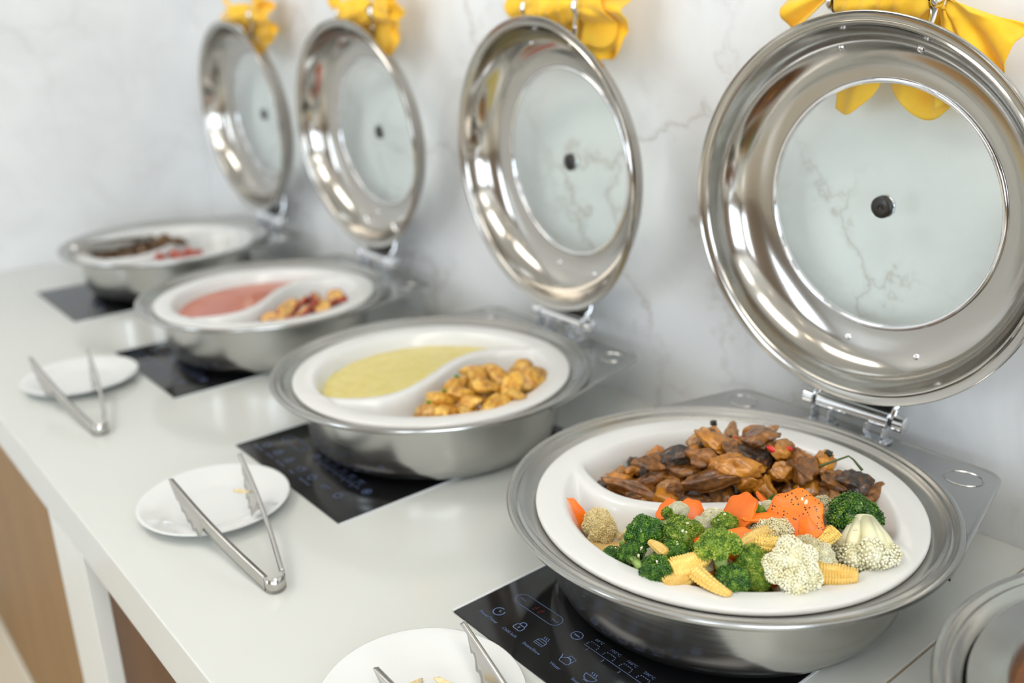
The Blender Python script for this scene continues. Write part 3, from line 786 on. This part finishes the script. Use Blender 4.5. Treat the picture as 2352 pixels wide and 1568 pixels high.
CARROT = [
    (0.235, 0.140, 0.080, 0.021, (0.75, -0.55, 0.25), (0.5, 1.0), 0, 'carrot slice standing on edge alone at the left wall'),
    (0.333, 0.176, 0.114, 0.013, (-0.3, -0.6, 0.7), (1, 1), 0, 'carrot slice half hidden left of the top cauliflower tip'),
    (0.352, 0.191, 0.114, 0.014, (0.5, -0.5, 0.7), (1, 1), 0, 'carrot slice half hidden right of the top cauliflower tip'),
    (0.401, 0.207, 0.128, 0.021, (-0.3, -0.75, 0.55), (1, 1), 0, 'notched carrot slice standing at the back of the pile'),
    (0.449, 0.228, 0.134, 0.028, (0.15, -0.75, 0.65), (1, 1), 1, 'large scalloped carrot slice heavily dusted with pepper'),
    (0.469, 0.224, 0.126, 0.016, (0.55, -0.75, 0.3), (0.6, 1.1), 0, 'thick carrot slice leaning in front of the peppered round one'),
    (0.401, 0.249, 0.124, 0.013, (0.3, 0.4, 0.8), (1.2, 0.5), 0, 'thin carrot slice lying flat behind the small broccoli bud'),
    (0.426, 0.208, 0.132, 0.016, (0.1, -0.4, 0.9), (1.2, 0.35), 0, 'narrow carrot strip lying over the tiny broccoli bud'),
    (0.408, 0.147, 0.122, 0.017, (-0.2, -0.5, 0.8), (1.2, 0.4), 0, 'narrow carrot strip left of the central broccoli'),
    (0.420, 0.180, 0.122, 0.014, (0.2, -0.6, 0.7), (1.1, 0.5), 0, 'carrot chunk right of the central broccoli'),
    (0.420, 0.137, 0.094, 0.013, (0, -0.7, 0.6), (1, 1), 0, 'carrot piece deep under the split corn cob'),
    (0.425, 0.178, 0.106, 0.012, (0, -0.7, 0.6), (1, 1), 0, 'carrot piece wedged under the central broccoli stalk'),
]
CORN = [
    (0.413, 0.121, 0.112, 0.04, 0.0115, (0.35, 0.75, 0.2), 0, 0, 'whole baby corn cob standing beside the dark broccoli'),
    (0.430, 0.116, 0.106, 0.062, 0.01, (0.82, -0.18, -0.05), 1, 0, 'split baby corn cob curving along the front rim'),
    (0.434, 0.187, 0.120, 0.04, 0.011, (-0.25, -0.7, -0.1), 1, 0, 'pale ridged corn slice left of the peppered cauliflower'),
    (0.458, 0.192, 0.122, 0.044, 0.01, (0.8, 0.45, 0.1), 0, 1, 'peppered baby corn lying over the large cauliflower'),
    (0.478, 0.230, 0.120, 0.036, 0.0085, (-0.2, -0.6, -0.5), 0, 1, 'peppered baby corn standing left of the upturned cauliflower'),
    (0.504, 0.212, 0.104, 0.044, 0.014, (0.85, 0.45, 0.1), 0, 0, 'thick yellow baby corn at the front right rim'),
    (0.378, 0.114, 0.116, 0.024, 0.006, (-0.9, 0.1, 0.1), 0, 0, 'small baby corn tip between the broccoli crowns'),
    (0.413, 0.105, 0.100, 0.034, 0.0105, (0.3, 0.7, 0.1), 0, 0, 'baby corn butt end at the front rim under the split cob'),
]
MEAT = [
    (0.288, 0.314, 0.132, 0.026, (1.25, 0.8, 0.35), 1, 'broad orange brown slab of braised meat near the top of the mound'),
    (0.317, 0.346, 0.138, 0.026, (1, 1, 0.5), 0, 'pointed bony meat chunk at the very top of the mound'),
    (0.263, 0.275, 0.120, 0.023, (1.0, 0.8, 0.5), 2, 'meat chunk with blackened skin on the left shoulder of the mound'),
    (0.291, 0.284, 0.122, 0.024, (1.1, 0.8, 0.7), 0, 'brown meat chunk beside the blackened one'),
    (0.247, 0.255, 0.110, 0.022, (1.3, 0.6, 0.5), 0, 'long wedge of meat sticking out at the left shoulder'),
    (0.347, 0.347, 0.132, 0.022, (0.7, 1.1, 0.6), 1, 'pale torn meat strip right of the peak beside red chilli'),
    (0.312, 0.380, 0.134, 0.013, (1, 0.6, 0.6), 3, 'small tan gristly bit behind the peak'),
    (0.329, 0.294, 0.122, 0.026, (1.3, 0.8, 0.7), 1, 'plump orange meat piece in the centre of the mound'),
    (0.321, 0.268, 0.112, 0.029, (1.6, 0.5, 0.5), 0, 'long flat meat strip low in the centre'),
    (0.277, 0.268, 0.106, 0.02, (1.2, 0.7, 0.6), 0, 'meat piece below the blackened chunk'),
    (0.215, 0.248, 0.090, 0.01, (1, 0.9, 1), 1, 'small cube of orange meat at the left end'),
    (0.217, 0.232, 0.084, 0.018, (1.2, 0.8, 0.7), 1, 'meat chunk at the left tip of the mound'),
    (0.248, 0.247, 0.092, 0.02, (1.4, 0.6, 0.6), 0, 'rounded meat chunk low on the left'),
    (0.252, 0.230, 0.082, 0.026, (1.8, 0.45, 0.5), 0, 'long dark meat strip along the divider at left'),
    (0.284, 0.253, 0.092, 0.017, (1, 0.8, 0.7), 0, 'small meat lump above the divider'),
    (0.344, 0.298, 0.108, 0.018, (0.9, 1, 0.8), 1, 'rounded meat lump in the middle front'),
    (0.360, 0.304, 0.104, 0.018, (0.8, 1.1, 0.8), 1, 'smooth meat lump left of the ring shaped one'),
    (0.362, 0.331, 0.114, 0.018, (1, 1, 0.8), 1, 'rounded meat knob under the torn strip'),
    (0.380, 0.346, 0.118, 0.025, (0.8, 1.2, 0.7), 0, 'meat piece with a dark hollow right of the centre'),
    (0.379, 0.381, 0.114, 0.019, (0.8, 1, 0.8), 1, 'orange meat lump under the green chilli stalk'),
    (0.400, 0.366, 0.108, 0.02, (1, 1, 0.7), 0, 'brown meat lump right of the hollow one'),
    (0.416, 0.383, 0.106, 0.025, (1.1, 0.9, 0.6), 2, 'dark crusted meat chunk at the right shoulder'),
    (0.435, 0.391, 0.096, 0.02, (1.4, 0.6, 0.5), 0, 'pointed dark meat scrap at the right end of the mound'),
    (0.415, 0.354, 0.092, 0.016, (1, 0.8, 0.7), 3, 'pale pinkish meat piece above the divider at right'),
    (0.387, 0.334, 0.096, 0.02, (1.2, 0.8, 0.6), 0, 'flat meat piece behind the round carrot'),
    (0.323, 0.281, 0.092, 0.019, (1.2, 0.8, 0.6), 0, 'meat piece just behind the divider centre'),
    (0.306, 0.257, 0.086, 0.018, (1.3, 0.7, 0.6), 0, 'low meat piece behind the divider left of centre'),
    (0.309, 0.310, 0.128, 0.018, (1, 0.8, 0.8), 0, 'meat lump under the orange slab'),
    (0.331, 0.322, 0.124, 0.022, (1.2, 0.9, 0.7), 2, 'dark meat chunk under the peak'),
    (0.360, 0.354, 0.124, 0.018, (1, 1, 0.7), 0, 'brown meat lump right of the torn strip'),
    (0.254, 0.317, 0.120, 0.014, (1.1, 0.7, 0.7), 3, 'tan onion coated scrap behind the blackened chunk'),
]
CHILLI = [
    (0.352, 0.323, 0.138),
    (0.361, 0.344, 0.134),
    (0.256, 0.250, 0.128),
    (0.310, 0.316, 0.139),
    (0.296, 0.225, 0.090),
]
POTATO = [
    (-0.135, 0.299, 0.102),
    (-0.102, 0.346, 0.102),
    (-0.083, 0.294, 0.108),
    (-0.115, 0.240, 0.100),
    (-0.055, 0.249, 0.112),
    (-0.039, 0.278, 0.112),
    (-0.049, 0.318, 0.108),
    (-0.072, 0.355, 0.098),
    (-0.086, 0.197, 0.098),
    (-0.044, 0.210, 0.104),
    (-0.024, 0.239, 0.102),
    (-0.085, 0.170, 0.090),
    (-0.057, 0.183, 0.092),
    (-0.041, 0.207, 0.090),
    (-0.029, 0.274, 0.100),
    (-0.116, 0.276, 0.100),
    (-0.048, 0.330, 0.095),
    (-0.069, 0.214, 0.108),
]
BANANA = [
    (-0.658, 0.279, 0.098),
    (-0.649, 0.310, 0.100),
    (-0.643, 0.343, 0.098),
    (-0.632, 0.234, 0.095),
    (-0.589, 0.247, 0.102),
    (-0.588, 0.286, 0.102),
    (-0.617, 0.213, 0.090),
    (-0.589, 0.233, 0.092),
    (-0.624, 0.342, 0.092),
    (-0.609, 0.311, 0.102),
    (-0.606, 0.274, 0.104),
    (-0.658, 0.256, 0.096),
    (-0.635, 0.204, 0.086),
]
RED4 = [
    (-1.222, 0.223, 0.094),
    (-1.216, 0.246, 0.096),
    (-1.211, 0.275, 0.096),
    (-1.206, 0.303, 0.094),
    (-1.189, 0.251, 0.094),
    (-1.192, 0.282, 0.092),
]
BROWN4 = [
    (-1.380, 0.123, 0.094),
    (-1.367, 0.154, 0.096),
    (-1.341, 0.180, 0.098),
    (-1.342, 0.216, 0.100),
    (-1.357, 0.253, 0.104),
    (-1.305, 0.271, 0.118),
    (-1.316, 0.187, 0.094),
    (-1.365, 0.142, 0.090),
    (-1.300, 0.221, 0.094),
]


for r in BROCCOLI: place_floret('broccoli', r, 'broccoli florets in the vegetable half')
for r in CAULI: place_floret('cauliflower', r, 'cauliflower florets in the vegetable half')
for i, (x, y, z, R, nrm, sc, pep, lab) in enumerate(CARROT):
    o = link('carrot_slice', carrot_mesh(1 if 'notched' in lab else (i*3+(i%2)*2), M['carrot_pep' if pep else 'carrot']), None, (x,y,z), aim(nrm, i*1.3 if sc == (1,1) else 0.4))
    o.scale = (R*sc[0], R*sc[1], max(R, .014)); setp(o, lab, 'carrot', 'carrot slices in the vegetable half')
for i, (x, y, z, ln, R, d, half, pep, lab) in enumerate(CORN):
    d3 = Vector(d).normalized(); c = Vector((x,y,z)) - d3*ln*.5
    q = d3.to_track_quat('Z','Y').to_matrix()
    # turn the flat side of a split cob downwards
    best = min((Matrix.Rotation(a*pi/12,3,'Z') for a in range(24)), key=lambda rm: -(q @ rm @ Vector((0,1,0))).z)
    o = link('baby_corn', corn_mesh(i, M['corn_pep' if pep else 'corn'], half, .35 if i == 1 else .12), None, tuple(c), (q @ best).to_euler())
    o.scale = (R, R, ln); setp(o, lab, 'baby corn', 'baby corn pieces in the vegetable half')
# filler vegetables under the pile that can be glimpsed between the pieces
fr = random.Random(5); GRP = 'small vegetable bits under the pile'
bits = [chunk_mesh(200+i, (1,.8,.7), 5, .2, 3, M[k]) for i, k in enumerate(('cauli','broc_light','broc_dark','carrot','onion','cauli_old'))]
dc = CH[0]
def dish_to_world(x, y, i=0):
    a = ROT[i]; return (CH[i][0] + x*cos(a)-y*sin(a), CH[i][1] + x*sin(a)+y*cos(a))
n = 0
while n < 85:
    y = fr.uniform(-.14,.12); x = sx_of(y) + fr.uniform(.018,.15)
    if math.hypot(x, y) > .146 or y < -.085: continue
    wx, wy = dish_to_world(x, y)
    z = .074 + .026*fr.random() + .006*max(0, 1-((wx-.40)/.09)**2)
    j = (n*5+n//6) % 6
    o = link('vegetable_bit', bits[j], None, (wx, wy, z), (fr.random()*6, fr.random()*6, fr.random()*6))
    s = fr.uniform(.007,.013); o.scale = (s,s,s)
    setp(o, 'small %s bit filling the gaps at the %s of the vegetable pile' % (('cauliflower','pale broccoli','dark broccoli','carrot','onion','yellowed cauliflower')[j], 'left' if wx < .31 else 'middle' if wx < .38 else 'right'), 'vegetable', GRP); n += 1
gm = chunk_mesh(260, (1,.8,.6), 5, .1, 2, M['cauli'])
SPOT = BROCCOLI[:8] + CAULI[:3] + BROCCOLI[10:12] + CARROT[4:5]
for k in range(36):
    q = SPOT[k % len(SPOT)]; R = q[3]; a = fr.uniform(0,6.28); u = fr.uniform(.1,.85)
    o = link('garlic_bit', gm, None, (q[0]+R*u*cos(a)*.8, q[1]+R*u*sin(a)*.8, q[2]+R*(.80-.55*u*u)), (fr.random()*3,fr.random()*3,fr.random()*3)); s = fr.uniform(.0013,.0030); o.scale = (s,s,s)
    setp(o, 'tiny garlic bit on ' + ' '.join(q[-1].split()[:11]), 'garlic', 'chopped garlic on the vegetables')
# water drops on the flange at the right
g = G()
for k in range(26):
    a = math.radians(fr.uniform(-35, 12)); r = fr.uniform(.2052,.2135); s = fr.uniform(.0012,.0042)
    zz = HZ + .0925 + (r-.206)*.5
    for_v, for_f = ICO[2]; g.add([(.3431+r*cos(a)+v[0]*s, .2591+r*sin(a)+v[1]*s*1.3, zz+v[2]*s*.28) for v in for_v], for_f)
M['water'] = mat('water', (.9,.9,.9), .02, 0, Transmission_Weight=1., IOR=1.33)
setp(link('water_droplets', g.mesh('water_droplets', M['water'])), 'water droplets on the steel flange at the right of the nearest dish', 'water', kind='stuff')
# crumbs on the pile
for i, (x, y, z) in enumerate([(.262,.075,.118),(.300,.060,.104),(.356,.100,.116),(.389,.118,.130)]): pass

# braised meat
mm = {}
for i, (x, y, z, w, dims, tone, lab) in enumerate(MEAT):
    rnd = random.Random(i+40)
    me = chunk_mesh(60+i, dims, 9, .17, 4, MEATM[tone])
    tilt = (rnd.uniform(-.45,.45), rnd.uniform(-.35,.35), .75 + rnd.uniform(-.5,.5)) if w > .019 else (rnd.uniform(-.9,.9), rnd.uniform(-.9,.9), rnd.uniform(0,3))
    o = link('meat_piece', me, None, (x,y,z-.002), tilt); s = w*.92; o.scale = (s,s,s)
    setp(o, lab, 'meat', 'pieces of braised meat in the far half')
fill = [chunk_mesh(120+k, [(1.2,.8,.7),(1,.9,.8),(1.4,.6,.6)][k % 3], 8, .18, 3, MEATM[(0,1,0,2,1,3)[k]]) for k in range(6)]
for k in range(12):
    a = k*2.4; r = .035 + .10*((k*.37) % 1)
    o = link('stew_chunk', fill[k % 6], None, (.837 - r*abs(cos(a)), .258 + r*sin(a) - .02, .090), (k, k*.7, k*1.3)); o.scale = (.014,.014,.014)
    setp(o, 'brown meat chunk in the stew at the bottom right corner', 'meat', 'meat chunks in the stew')
RIDGE = [(.200,.238,.082),(.225,.265,.100),(.25,.30,.114),(.270,.335,.124),(.290,.372,.126),(.330,.375,.122),(.375,.375,.116),(.415,.385,.102),(.445,.400,.082)]
def mound(x, y):
    best = (9, 0)
    for (ax,ay,az),(bx,by,bz) in zip(RIDGE, RIDGE[1:]):
        dx, dy = bx-ax, by-ay; k = max(0,min(1,((x-ax)*dx+(y-ay)*dy)/(dx*dx+dy*dy))); d = math.hypot(x-ax-k*dx, y-ay-k*dy)
        if d < best[0]: best = (d, az+(bz-az)*k)
    d, z = best; return .062 + (z-.062)*math.exp(-(d/.058)**2)
rnd = random.Random(9); n = 0
while n < 95:
    y = rnd.uniform(-.15,.15); x = sx_of(y) - rnd.uniform(.016,.15)
    if math.hypot(x, y) > .150: continue
    wx, wy = dish_to_world(x, y); z = mound(wx, wy) - rnd.choice((.004,.010,.022))
    if z < .062: z = .062
    o = link('meat_piece', fill[n % 6], None, (wx,wy,z), (rnd.random()*6,rnd.random()*6,rnd.random()*6)); s = rnd.uniform(.012,.019); o.scale = (s,s,s)
    lr = 'left end' if wx < .26 else 'left shoulder' if wx < .31 else 'middle' if wx < .36 else 'right shoulder' if wx < .41 else 'right end'
    fb = 'against the divider' if mound(wx, wy) < .088 and wy < .36 else 'on the far slope' if wy > .39 else 'between the larger pieces'
    setp(o, 'small %s meat scrap %s at the %s of the mound' % (('brown','orange brown','brown','blackened','orange brown','tan')[n % 6], fb, lr), 'meat', 'meat scraps in the mound'); n += 1
ch = chunk_mesh(300, (1.3,.8,.35), 3, .1, 3, M['chilli_red'])
CHL = ['red chilli piece beside the torn pale meat strip','red chilli piece on the right of the torn meat strip','red chilli fleck on the blackened meat','red chilli fleck near the top of the mound','red chilli fleck low behind the divider']
for i, (x, y, z) in enumerate(CHILLI):
    o = link('chilli_piece', ch, None, (x,y,z+.004), (1.0,.3,i*1.1)); s = (.0042,.0036,.0024,.0022,.0020)[i]; o.scale = (s,s,s); setp(o, CHL[i], 'chilli', 'bits of red chilli on the meat')
g = G(); g.tube([(.386,.350,.120),(.401,.362,.130),(.413,.378,.137),(.419,.378,.135),(.431,.377,.127)], [.0018,.0013,.0011,.0011,.0016], 8)
setp(link('chilli_stalk', g.mesh('chilli_stalk', M['stalk_green'])), 'bent dark green chilli stalk sticking out of the meat mound', 'stalk')
hb = chunk_mesh(310, (1,.8,.3), 4, .25, 3, M['herb_dark'])
for i, (x, y, z, l) in enumerate([(.384,.386,.128,'black charred leaf scrap on the right side of the mound'),(.250,.352,.130,'black charred leaf scrap at the left of the orange slab'),(.478,.166,.1048,'tiny dark herb speck on the white rim at right'),(.377,.017,.1055,'tiny green crumb on the steel rim in front')]):
    o = link('herb_scrap', hb, None, (x,y,z), (1.0,.4,i)); s = (.005,.005,.0016,.0020)[i]; o.scale = (s,s,s); setp(o, l, 'herb', 'dark herb scraps')

def where(x, y, i):
    rx, ry = x-CH[i][0], y-CH[i][1]; u = rx*.75 + ry*.66; v = -rx*.66 + ry*.75
    return ('back' if v > .015 else 'front' if v < -.035 else 'middle') + ' ' + ('left' if u < -.03 else 'right' if u > .05 else 'centre')
# potatoes in the second dish
pot = [chunk_mesh(400+i, [(1.6,.8,.6),(1.2,.9,.6),(2.0,.7,.55)][i % 3], 9, .12, 3, M['potato']) for i in range(5)]
rnd = random.Random(3)
PX = ['at the back left of the pile','at the back of the pile by the divider','in the upper middle of the pile','leaning on the divider','standing in the middle','in the middle right','near the top right','at the far right wall','at the left of the pile','in the lower middle','at the lower right centre','at the front left rim','near the front rim centre left','near the front rim centre','at the right front','in the upper left','at the right rim','at the pile centre']
for i, (x, y, z) in enumerate(POTATO):
    o = link('potato_wedge', pot[i % 5], None, (x,y,z), (rnd.uniform(-.5,.5), rnd.uniform(-.5,.5), rnd.uniform(0,3))); s = rnd.uniform(.017,.022); o.scale = (s,s,s)
    setp(o, 'golden roast potato wedge ' + PX[i], 'potato', 'roast potato wedges in the second dish')
for k in range(22):
    x, y, z = POTATO[k % 18]
    o = link('potato_wedge', pot[(k+2) % 5], None, (x+rnd.uniform(-.012,.012), y+rnd.uniform(-.012,.012), z-.018), (rnd.random()*3,rnd.random()*3,rnd.random()*3)); s=.017; o.scale=(s,s,s)
    setp(o, 'roast potato wedge buried low at the %s of the second dish' % where(x, y, 1), 'potato', 'buried potato wedges')
hg = chunk_mesh(320, (1,.8,.5), 4, .2, 2, M['herb_green'])
for i, (x, y, z) in enumerate([(q[0], q[1], q[2]+.014) for q in (POTATO[11], POTATO[3], POTATO[8])]):
    o = link('herb_bit', hg, None, (x,y,z), (0,.3,i)); s=.004; o.scale=(s,s,s); setp(o, 'small green herb bit on the potatoes', 'herb', 'green herb bits on the potatoes')
# glazed slices in the third dish
sl = G().lathe([(.0005,-.28),(.9,-.28),(1,-.2),(1,.2),(.9,.28),(.0005,.3)], 24).mesh('glazed_slice', M['glazed_slice'], sharp=.8)
sd = G().lathe([(.88,-.30),(1.04,-.24),(1.06,.0),(1.04,.22),(.90,.27)], 24).mesh('red_skin', M['slice_red'])
for i, (x, y, z) in enumerate(BANANA):
    t = thing('glazed_slice', 'yellow slice with red glazed skin, %s of the third dish' % where(x, y, 2), 'food slice', (x,y,z-.004), (rnd.uniform(-.6,.6), rnd.uniform(-.6,.6), 0), 'red skinned slices in the third dish'); s = .0165; t.scale=(s,s,s)
    link('slice_flesh', sl, t); link('red_skin', sd, t)
for k in range(14):
    x, y, z = BANANA[k % 13]
    o = link('glazed_slice', sd, None, (x+rnd.uniform(-.012,.012), y+rnd.uniform(-.012,.012), z-.016), (rnd.random(),rnd.random(),0)); s=.016; o.scale=(s,s,s*1.4)
    setp(o, 'red skinned slice buried under the others in the third dish', 'food slice', 'buried red skinned slices')
# fourth dish
rb = chunk_mesh(330, (1,.9,.6), 5, .2, 3, M['red_relish'])
for i, (x, y, z) in enumerate(RED4):
    for k in range(3):
        o = link('relish_lump', rb, None, (x+rnd.uniform(-.02,.02), y+rnd.uniform(-.015,.015), z-.008), (rnd.random()*3,0,rnd.random()*3)); s=.013; o.scale=(s,s,s)
        setp(o, 'soft red relish lump at the %s of the farthest dish' % where(x, y, 3), 'relish', 'lumps of red relish')
db = [chunk_mesh(340+k, (1.3,.9,.6), 6, .16, 3, M['dark_fry']) for k in range(3)]
for i, (x, y, z) in enumerate(BROWN4):
    for k in range(3):
        o = link('fried_piece', db[k], None, (x+rnd.uniform(-.02,.02)*(k>0), y+rnd.uniform(-.02,.02)*(k>0), z-.010-.008*(k>0)), (rnd.random()*3,0,rnd.random()*3)); s=.018; o.scale=(s,s,s)
        setp(o, 'dark fried piece at the %s of the farthest dish, %s' % (where(x, y, 3), 'on top' if k == 0 else 'underneath'), 'food', 'dark fried pieces in the farthest dish')

# ================================================================== saucers and tongs
sau = [(.0005,.0035),(.050,.0035),(.058,.0045),(.066,.0080),(.078,.0120),(.090,.0152),(.0945,.0166),(.0957,.0162),(.0950,.0148),(.080,.0095),(.066,.0050),(.058,.0015),(.055,.0000),(.051,.0000),(.049,.0018),(.0005,.0018)]
sau_me = G().lathe(sau, 96).mesh('saucer', M['porcelain'])
for x, y, l in ((.2943,-.1065,'nearest round white saucer, cut off by the bottom edge of the picture'),(-.1899,-.0985,'round white saucer under the middle pair of tongs'),(-.7767,-.0947,'farthest round white saucer near the far end of the worktop')):
    setp(link('saucer', sau_me, None, (x,y,.0002)), l, 'saucer', 'white saucers in front of the chafing dishes')
def arm_geo(A, B, side, tilt=.2):
    """one arm of a pair of tongs from the bend A to the tip B (top edge line); sheet metal on edge"""
    A, B = Vector(A), Vector(B); d = B-A; ln = d.length; u = d.normalized(); w = Vector((0,0,1)).cross(u).normalized()*side
    g = G(); n = 110; th = .0011
    def depth(s):
        if s < .60: return .0185
        if s < .64: return .0185 + (s-.60)/.04*.0160
        k = (s-.64)/.36; q = .0345*(1-k**2.0)
        if k < .72: q -= .0045*(abs(sin(k*17)))
        return max(q, .0006)
    rows = []
    for i in range(n+1):
        s = i/n; p = A + d*s + w*(.0035*sin(s*pi)); dd = depth(s)
        lean = .02 + tilt*(1 if s > .62 else max(0,(s-.5)/.12))
        row = []
        # folded lip, spine and web
        row.append(p + w*(-.0048) + Vector((0,0,-.0016)))
        row.append(p + w*(-.0010) + Vector((0,0,-.0002)))
        row.append(p + w*.0006)
        for k in (.12,.35,.65,1.): row.append(p + w*(.0012 - lean*dd*k*(1 if s > .6 else .15)) + Vector((0,0,-dd*k)))
        rows.append(row)
    m_ = len(rows[0])
    for r in rows: g.v += [tuple(q) for q in r]
    for i in range(n):
        for j in range(m_-1): g.f.append((i*m_+j, (i+1)*m_+j, (i+1)*m_+j+1, i*m_+j+1))
    me = g.mesh('tong_arm', M['tong_steel']); return solid(me, th)
def tongs(label, A, tips, grp='steel serving tongs on the saucers', ztop=.0205, spread=.0115):
    t = thing('serving_tongs', label, 'tongs', (A[0],A[1],0), group=grp)
    A0 = Vector((0,0,ztop)); P = [Vector((p[0]-A[0], p[1]-A[1], p[2])) for p in tips]
    mid = (P[0]+P[1])/2; u = Vector((mid.x, mid.y, 0)).normalized(); w = Vector((-u.y, u.x, 0))
    s0 = 1 if P[0].dot(w) > 0 else -1
    ends = [A0 + u*.012 + w*spread*s0, A0 + u*.012 - w*spread*s0]
    for e, p, s in zip(ends, P, (s0,-s0)):
        sd = 1 if (Vector((0,0,1)).cross((p-e).normalized())).dot(w)*s > 0 else -1
        link('tong_arm', arm_geo(e, p, sd, .32 if p.y > mid.y else -.10), t)
    g = G(); nn = 20; vs = []
    for i in range(nn+1):
        a = pi*i/nn; q = A0 + u*(.012 - .0125*sin(a)) + w*spread*s0*cos(a)*1.05
        vs += [tuple(q), tuple(q - Vector((0,0,.0095))), tuple(q - Vector((0,0,.019)))]
    for i in range(nn):
        for j in range(2): g.f.append((3*i+j, 3*i+3+j, 3*i+4+j, 3*i+1+j))
    g.v = vs; link('tong_bend', solid(g.mesh('tong_bend', M['tong_steel']), .0012), t)
    return t
tongs('middle pair of steel tongs, its bend resting on the worktop before the second hob', (.042,-.1235), [(-.1758,-.1551,.068),(-.1794,-.0602,.070)])
tongs('farthest pair of steel tongs lying open over the farthest saucer', (-.520,-.1380), [(-.757,-.173,.074),(-.740,-.083,.072)])
tongs('nearest pair of steel tongs, only its two tips inside the picture', (.515,-.110), [(.2745,-.0416,.052),(.2573,-.1329,.036)])
tongs('dark serving tongs left lying inside the farthest chafing dish', (-1.336,.062), [(-1.400,.270,.104),(-1.340,.285,.104)], 'tongs in the farthest dish', .124)
sh = [chunk_mesh(350+k, (2.4,.55,.4), 3, .25, 3, M['onion']) for k in range(2)]
for i, (x, y, z, r, s, l) in enumerate([(.272,-.102,.0085,1.9,.0065,'curled yellow food shred on the nearest saucer beside the left tong tip'),(.293,-.077,.0085,.4,.0065,'thin yellow food shred on the nearest saucer between the tong tips'),(-.131,-.0845,.043,1.0,.0045,'yellow food shred stuck to the middle tongs')]):
    o = link('food_shred', sh[i % 2], None, (x,y,z), (.5,.2,r)); o.scale = (s,s,s); setp(o, l, 'food scrap', 'food shreds on the tongs and saucers')

# ================================================================== yellow towels wrapped round the lid handles
def towel(label, x, y, z, seed, wide):
    """bar of the handle runs along x from x-.0 to x+.12 at (y, z)"""
    rnd = random.Random(seed); t = thing('yellow_towel', label, 'towel', (x, y, z), group='yellow towels wrapped round the lid handles')
    off = Vector((seed*5.1, seed*2.3, 0)); W = .120
    def soft(q, lo, hi):
        if q < lo+.006: q = lo + .006*math.exp((q-lo-.006)/.010)
        if q > hi-.006: q = hi - .006*math.exp((hi-.006-q)/.010)
        return q
    top = WY - y - .0035
    def yl(q, z=0., o=0.):
        return soft(q, -.006 + .020*smooth((-z-.004)/.022) + o, top - .5*o)
    yr = lambda q: soft(q, -.024, top)
    g = G()
    def roll(u, v):
        a = u*2*pi; s = v
        pin = 1 - .42*(abs(s-.5)*2)**3
        r = (.0225 + .0035*noise.noise(Vector((cos(a)*1.5, sin(a)*1.5, s*3))+off) + .0022*sin(s*34+a*2))*pin + .0015*sin(a*5+s*6)
        return (.006 + s*(W-.012), yr(r*cos(a)*.92 + .002), r*sin(a)*1.05 + .001)
    g.grid(roll, 48, 40)
    link('rolled_middle', g.mesh('rolled_middle', M['towel']), t)
    if wide:
        def right(u, v):
            a = math.radians(-86 + 66*u); r = .008 + v*.104*(1-.22*u) ; pl = sin(u*17 + seed + v*3)*.016*v**1.2 + noise.noise(Vector((u*3, v*2, 0))+off)*.012*v
            zz = r*sin(a) + .004*sin(u*9); return (W - .006 + r*cos(a)*1.0, yl(.016 + pl, zz), zz)
        def left(u, v):
            a = math.radians(176 + 38*u); r = .008 + v*.066; pl = sin(u*9+seed)*.010*v
            return (.006 + r*cos(a), yl(.006 + pl), r*sin(a) + .014*(1-v))
        def hang(u, v):
            fold = sin(u*17+seed)*.0065 + noise.noise(Vector((u*4, v*2, 3))+off)*.006
            low = .104 + .014*sin(u*2*pi*1.5+.6) - .017*math.exp(-((u-.40)/.06)**2)
            return (-.004 + u*.137 + (v*.012*(u-.3)), yl(.026 + fold*v + .004*v, -v*low, .002), -.008 - v*low)
        parts = (('right_flap', right, 46, 26), ('left_flap', left, 26, 18), ('hanging_flap', hang, 60, 30))
    else:
        def right(u, v):
            a = math.radians(-96 + 176*u); lump = 1 + .07*sin(u*11+seed) + .05*sin(u*23+seed*2)
            r = .006 + v*.084*lump*(1-.20*cos(a+.6)); pl = sin(u*30 + seed + v*4)*.014*v + noise.noise(Vector((u*6, v*5, 0))+off)*.024*v
            zz = -.006 + r*sin(a); return (W - .004 + r*cos(a)*1.02, yl(.012 + pl - .012*(1-v), zz, .003), zz)
        def right2(u, v):
            a = math.radians(-100 + 150*u); r = .005 + v*.055*(1+.2*sin(u*9+seed)); pl = sin(u*17 + 2*seed + v*4)*.010*v
            zz = -.004 + r*sin(a); return (W - .008 + r*cos(a), yl(-.006 + pl + .004*v, zz), zz)
        def left(u, v):
            a = math.radians(120 + 120*u); r = .006 + v*.046*(1+.15*sin(u*8+seed)); pl = sin(u*13+seed)*.009*v
            return (.010 + r*cos(a), yl(.004 + pl), r*sin(a)+.004)
        def hang(u, v):
            fold = sin(u*15+seed)*.007 + noise.noise(Vector((u*4, v*2, 3))+off)*.006
            return (.012 + u*.105, yl(.024 + fold*v, -v*.04, .005), -.006 - v*(.030+.02*u))
        parts = (('right_flap', right, 90, 24), ('inner_fold', right2, 70, 18), ('left_flap', left, 50, 16), ('hanging_flap', hang, 40, 18))
    for nme, fn, nu, nv in parts:
        g = G().grid(fn, nu, nv); link(nme, solid(g.mesh(nme, M['towel']), .0016), t)
    return t
TL = ['yellow towel on the nearest lid, its flap spreading to the right','yellow towel bunched on the handle of the second lid','yellow towel bunched on the handle of the third lid','yellow towel bunched on the handle of the farthest lid']
for i in range(4):
    lx, ly, lw = LD[i]
    # world place of the left end of the handle bar
    R_ = Euler((pi/2+.072, 0, lw)).to_matrix(); p = Vector((lx, ly, .3727)) + R_ @ Vector((-.069,.2265,-.052))
    towel(TL[i], p.x, p.y, p.z, 1.3+i*2.7, i == 0)
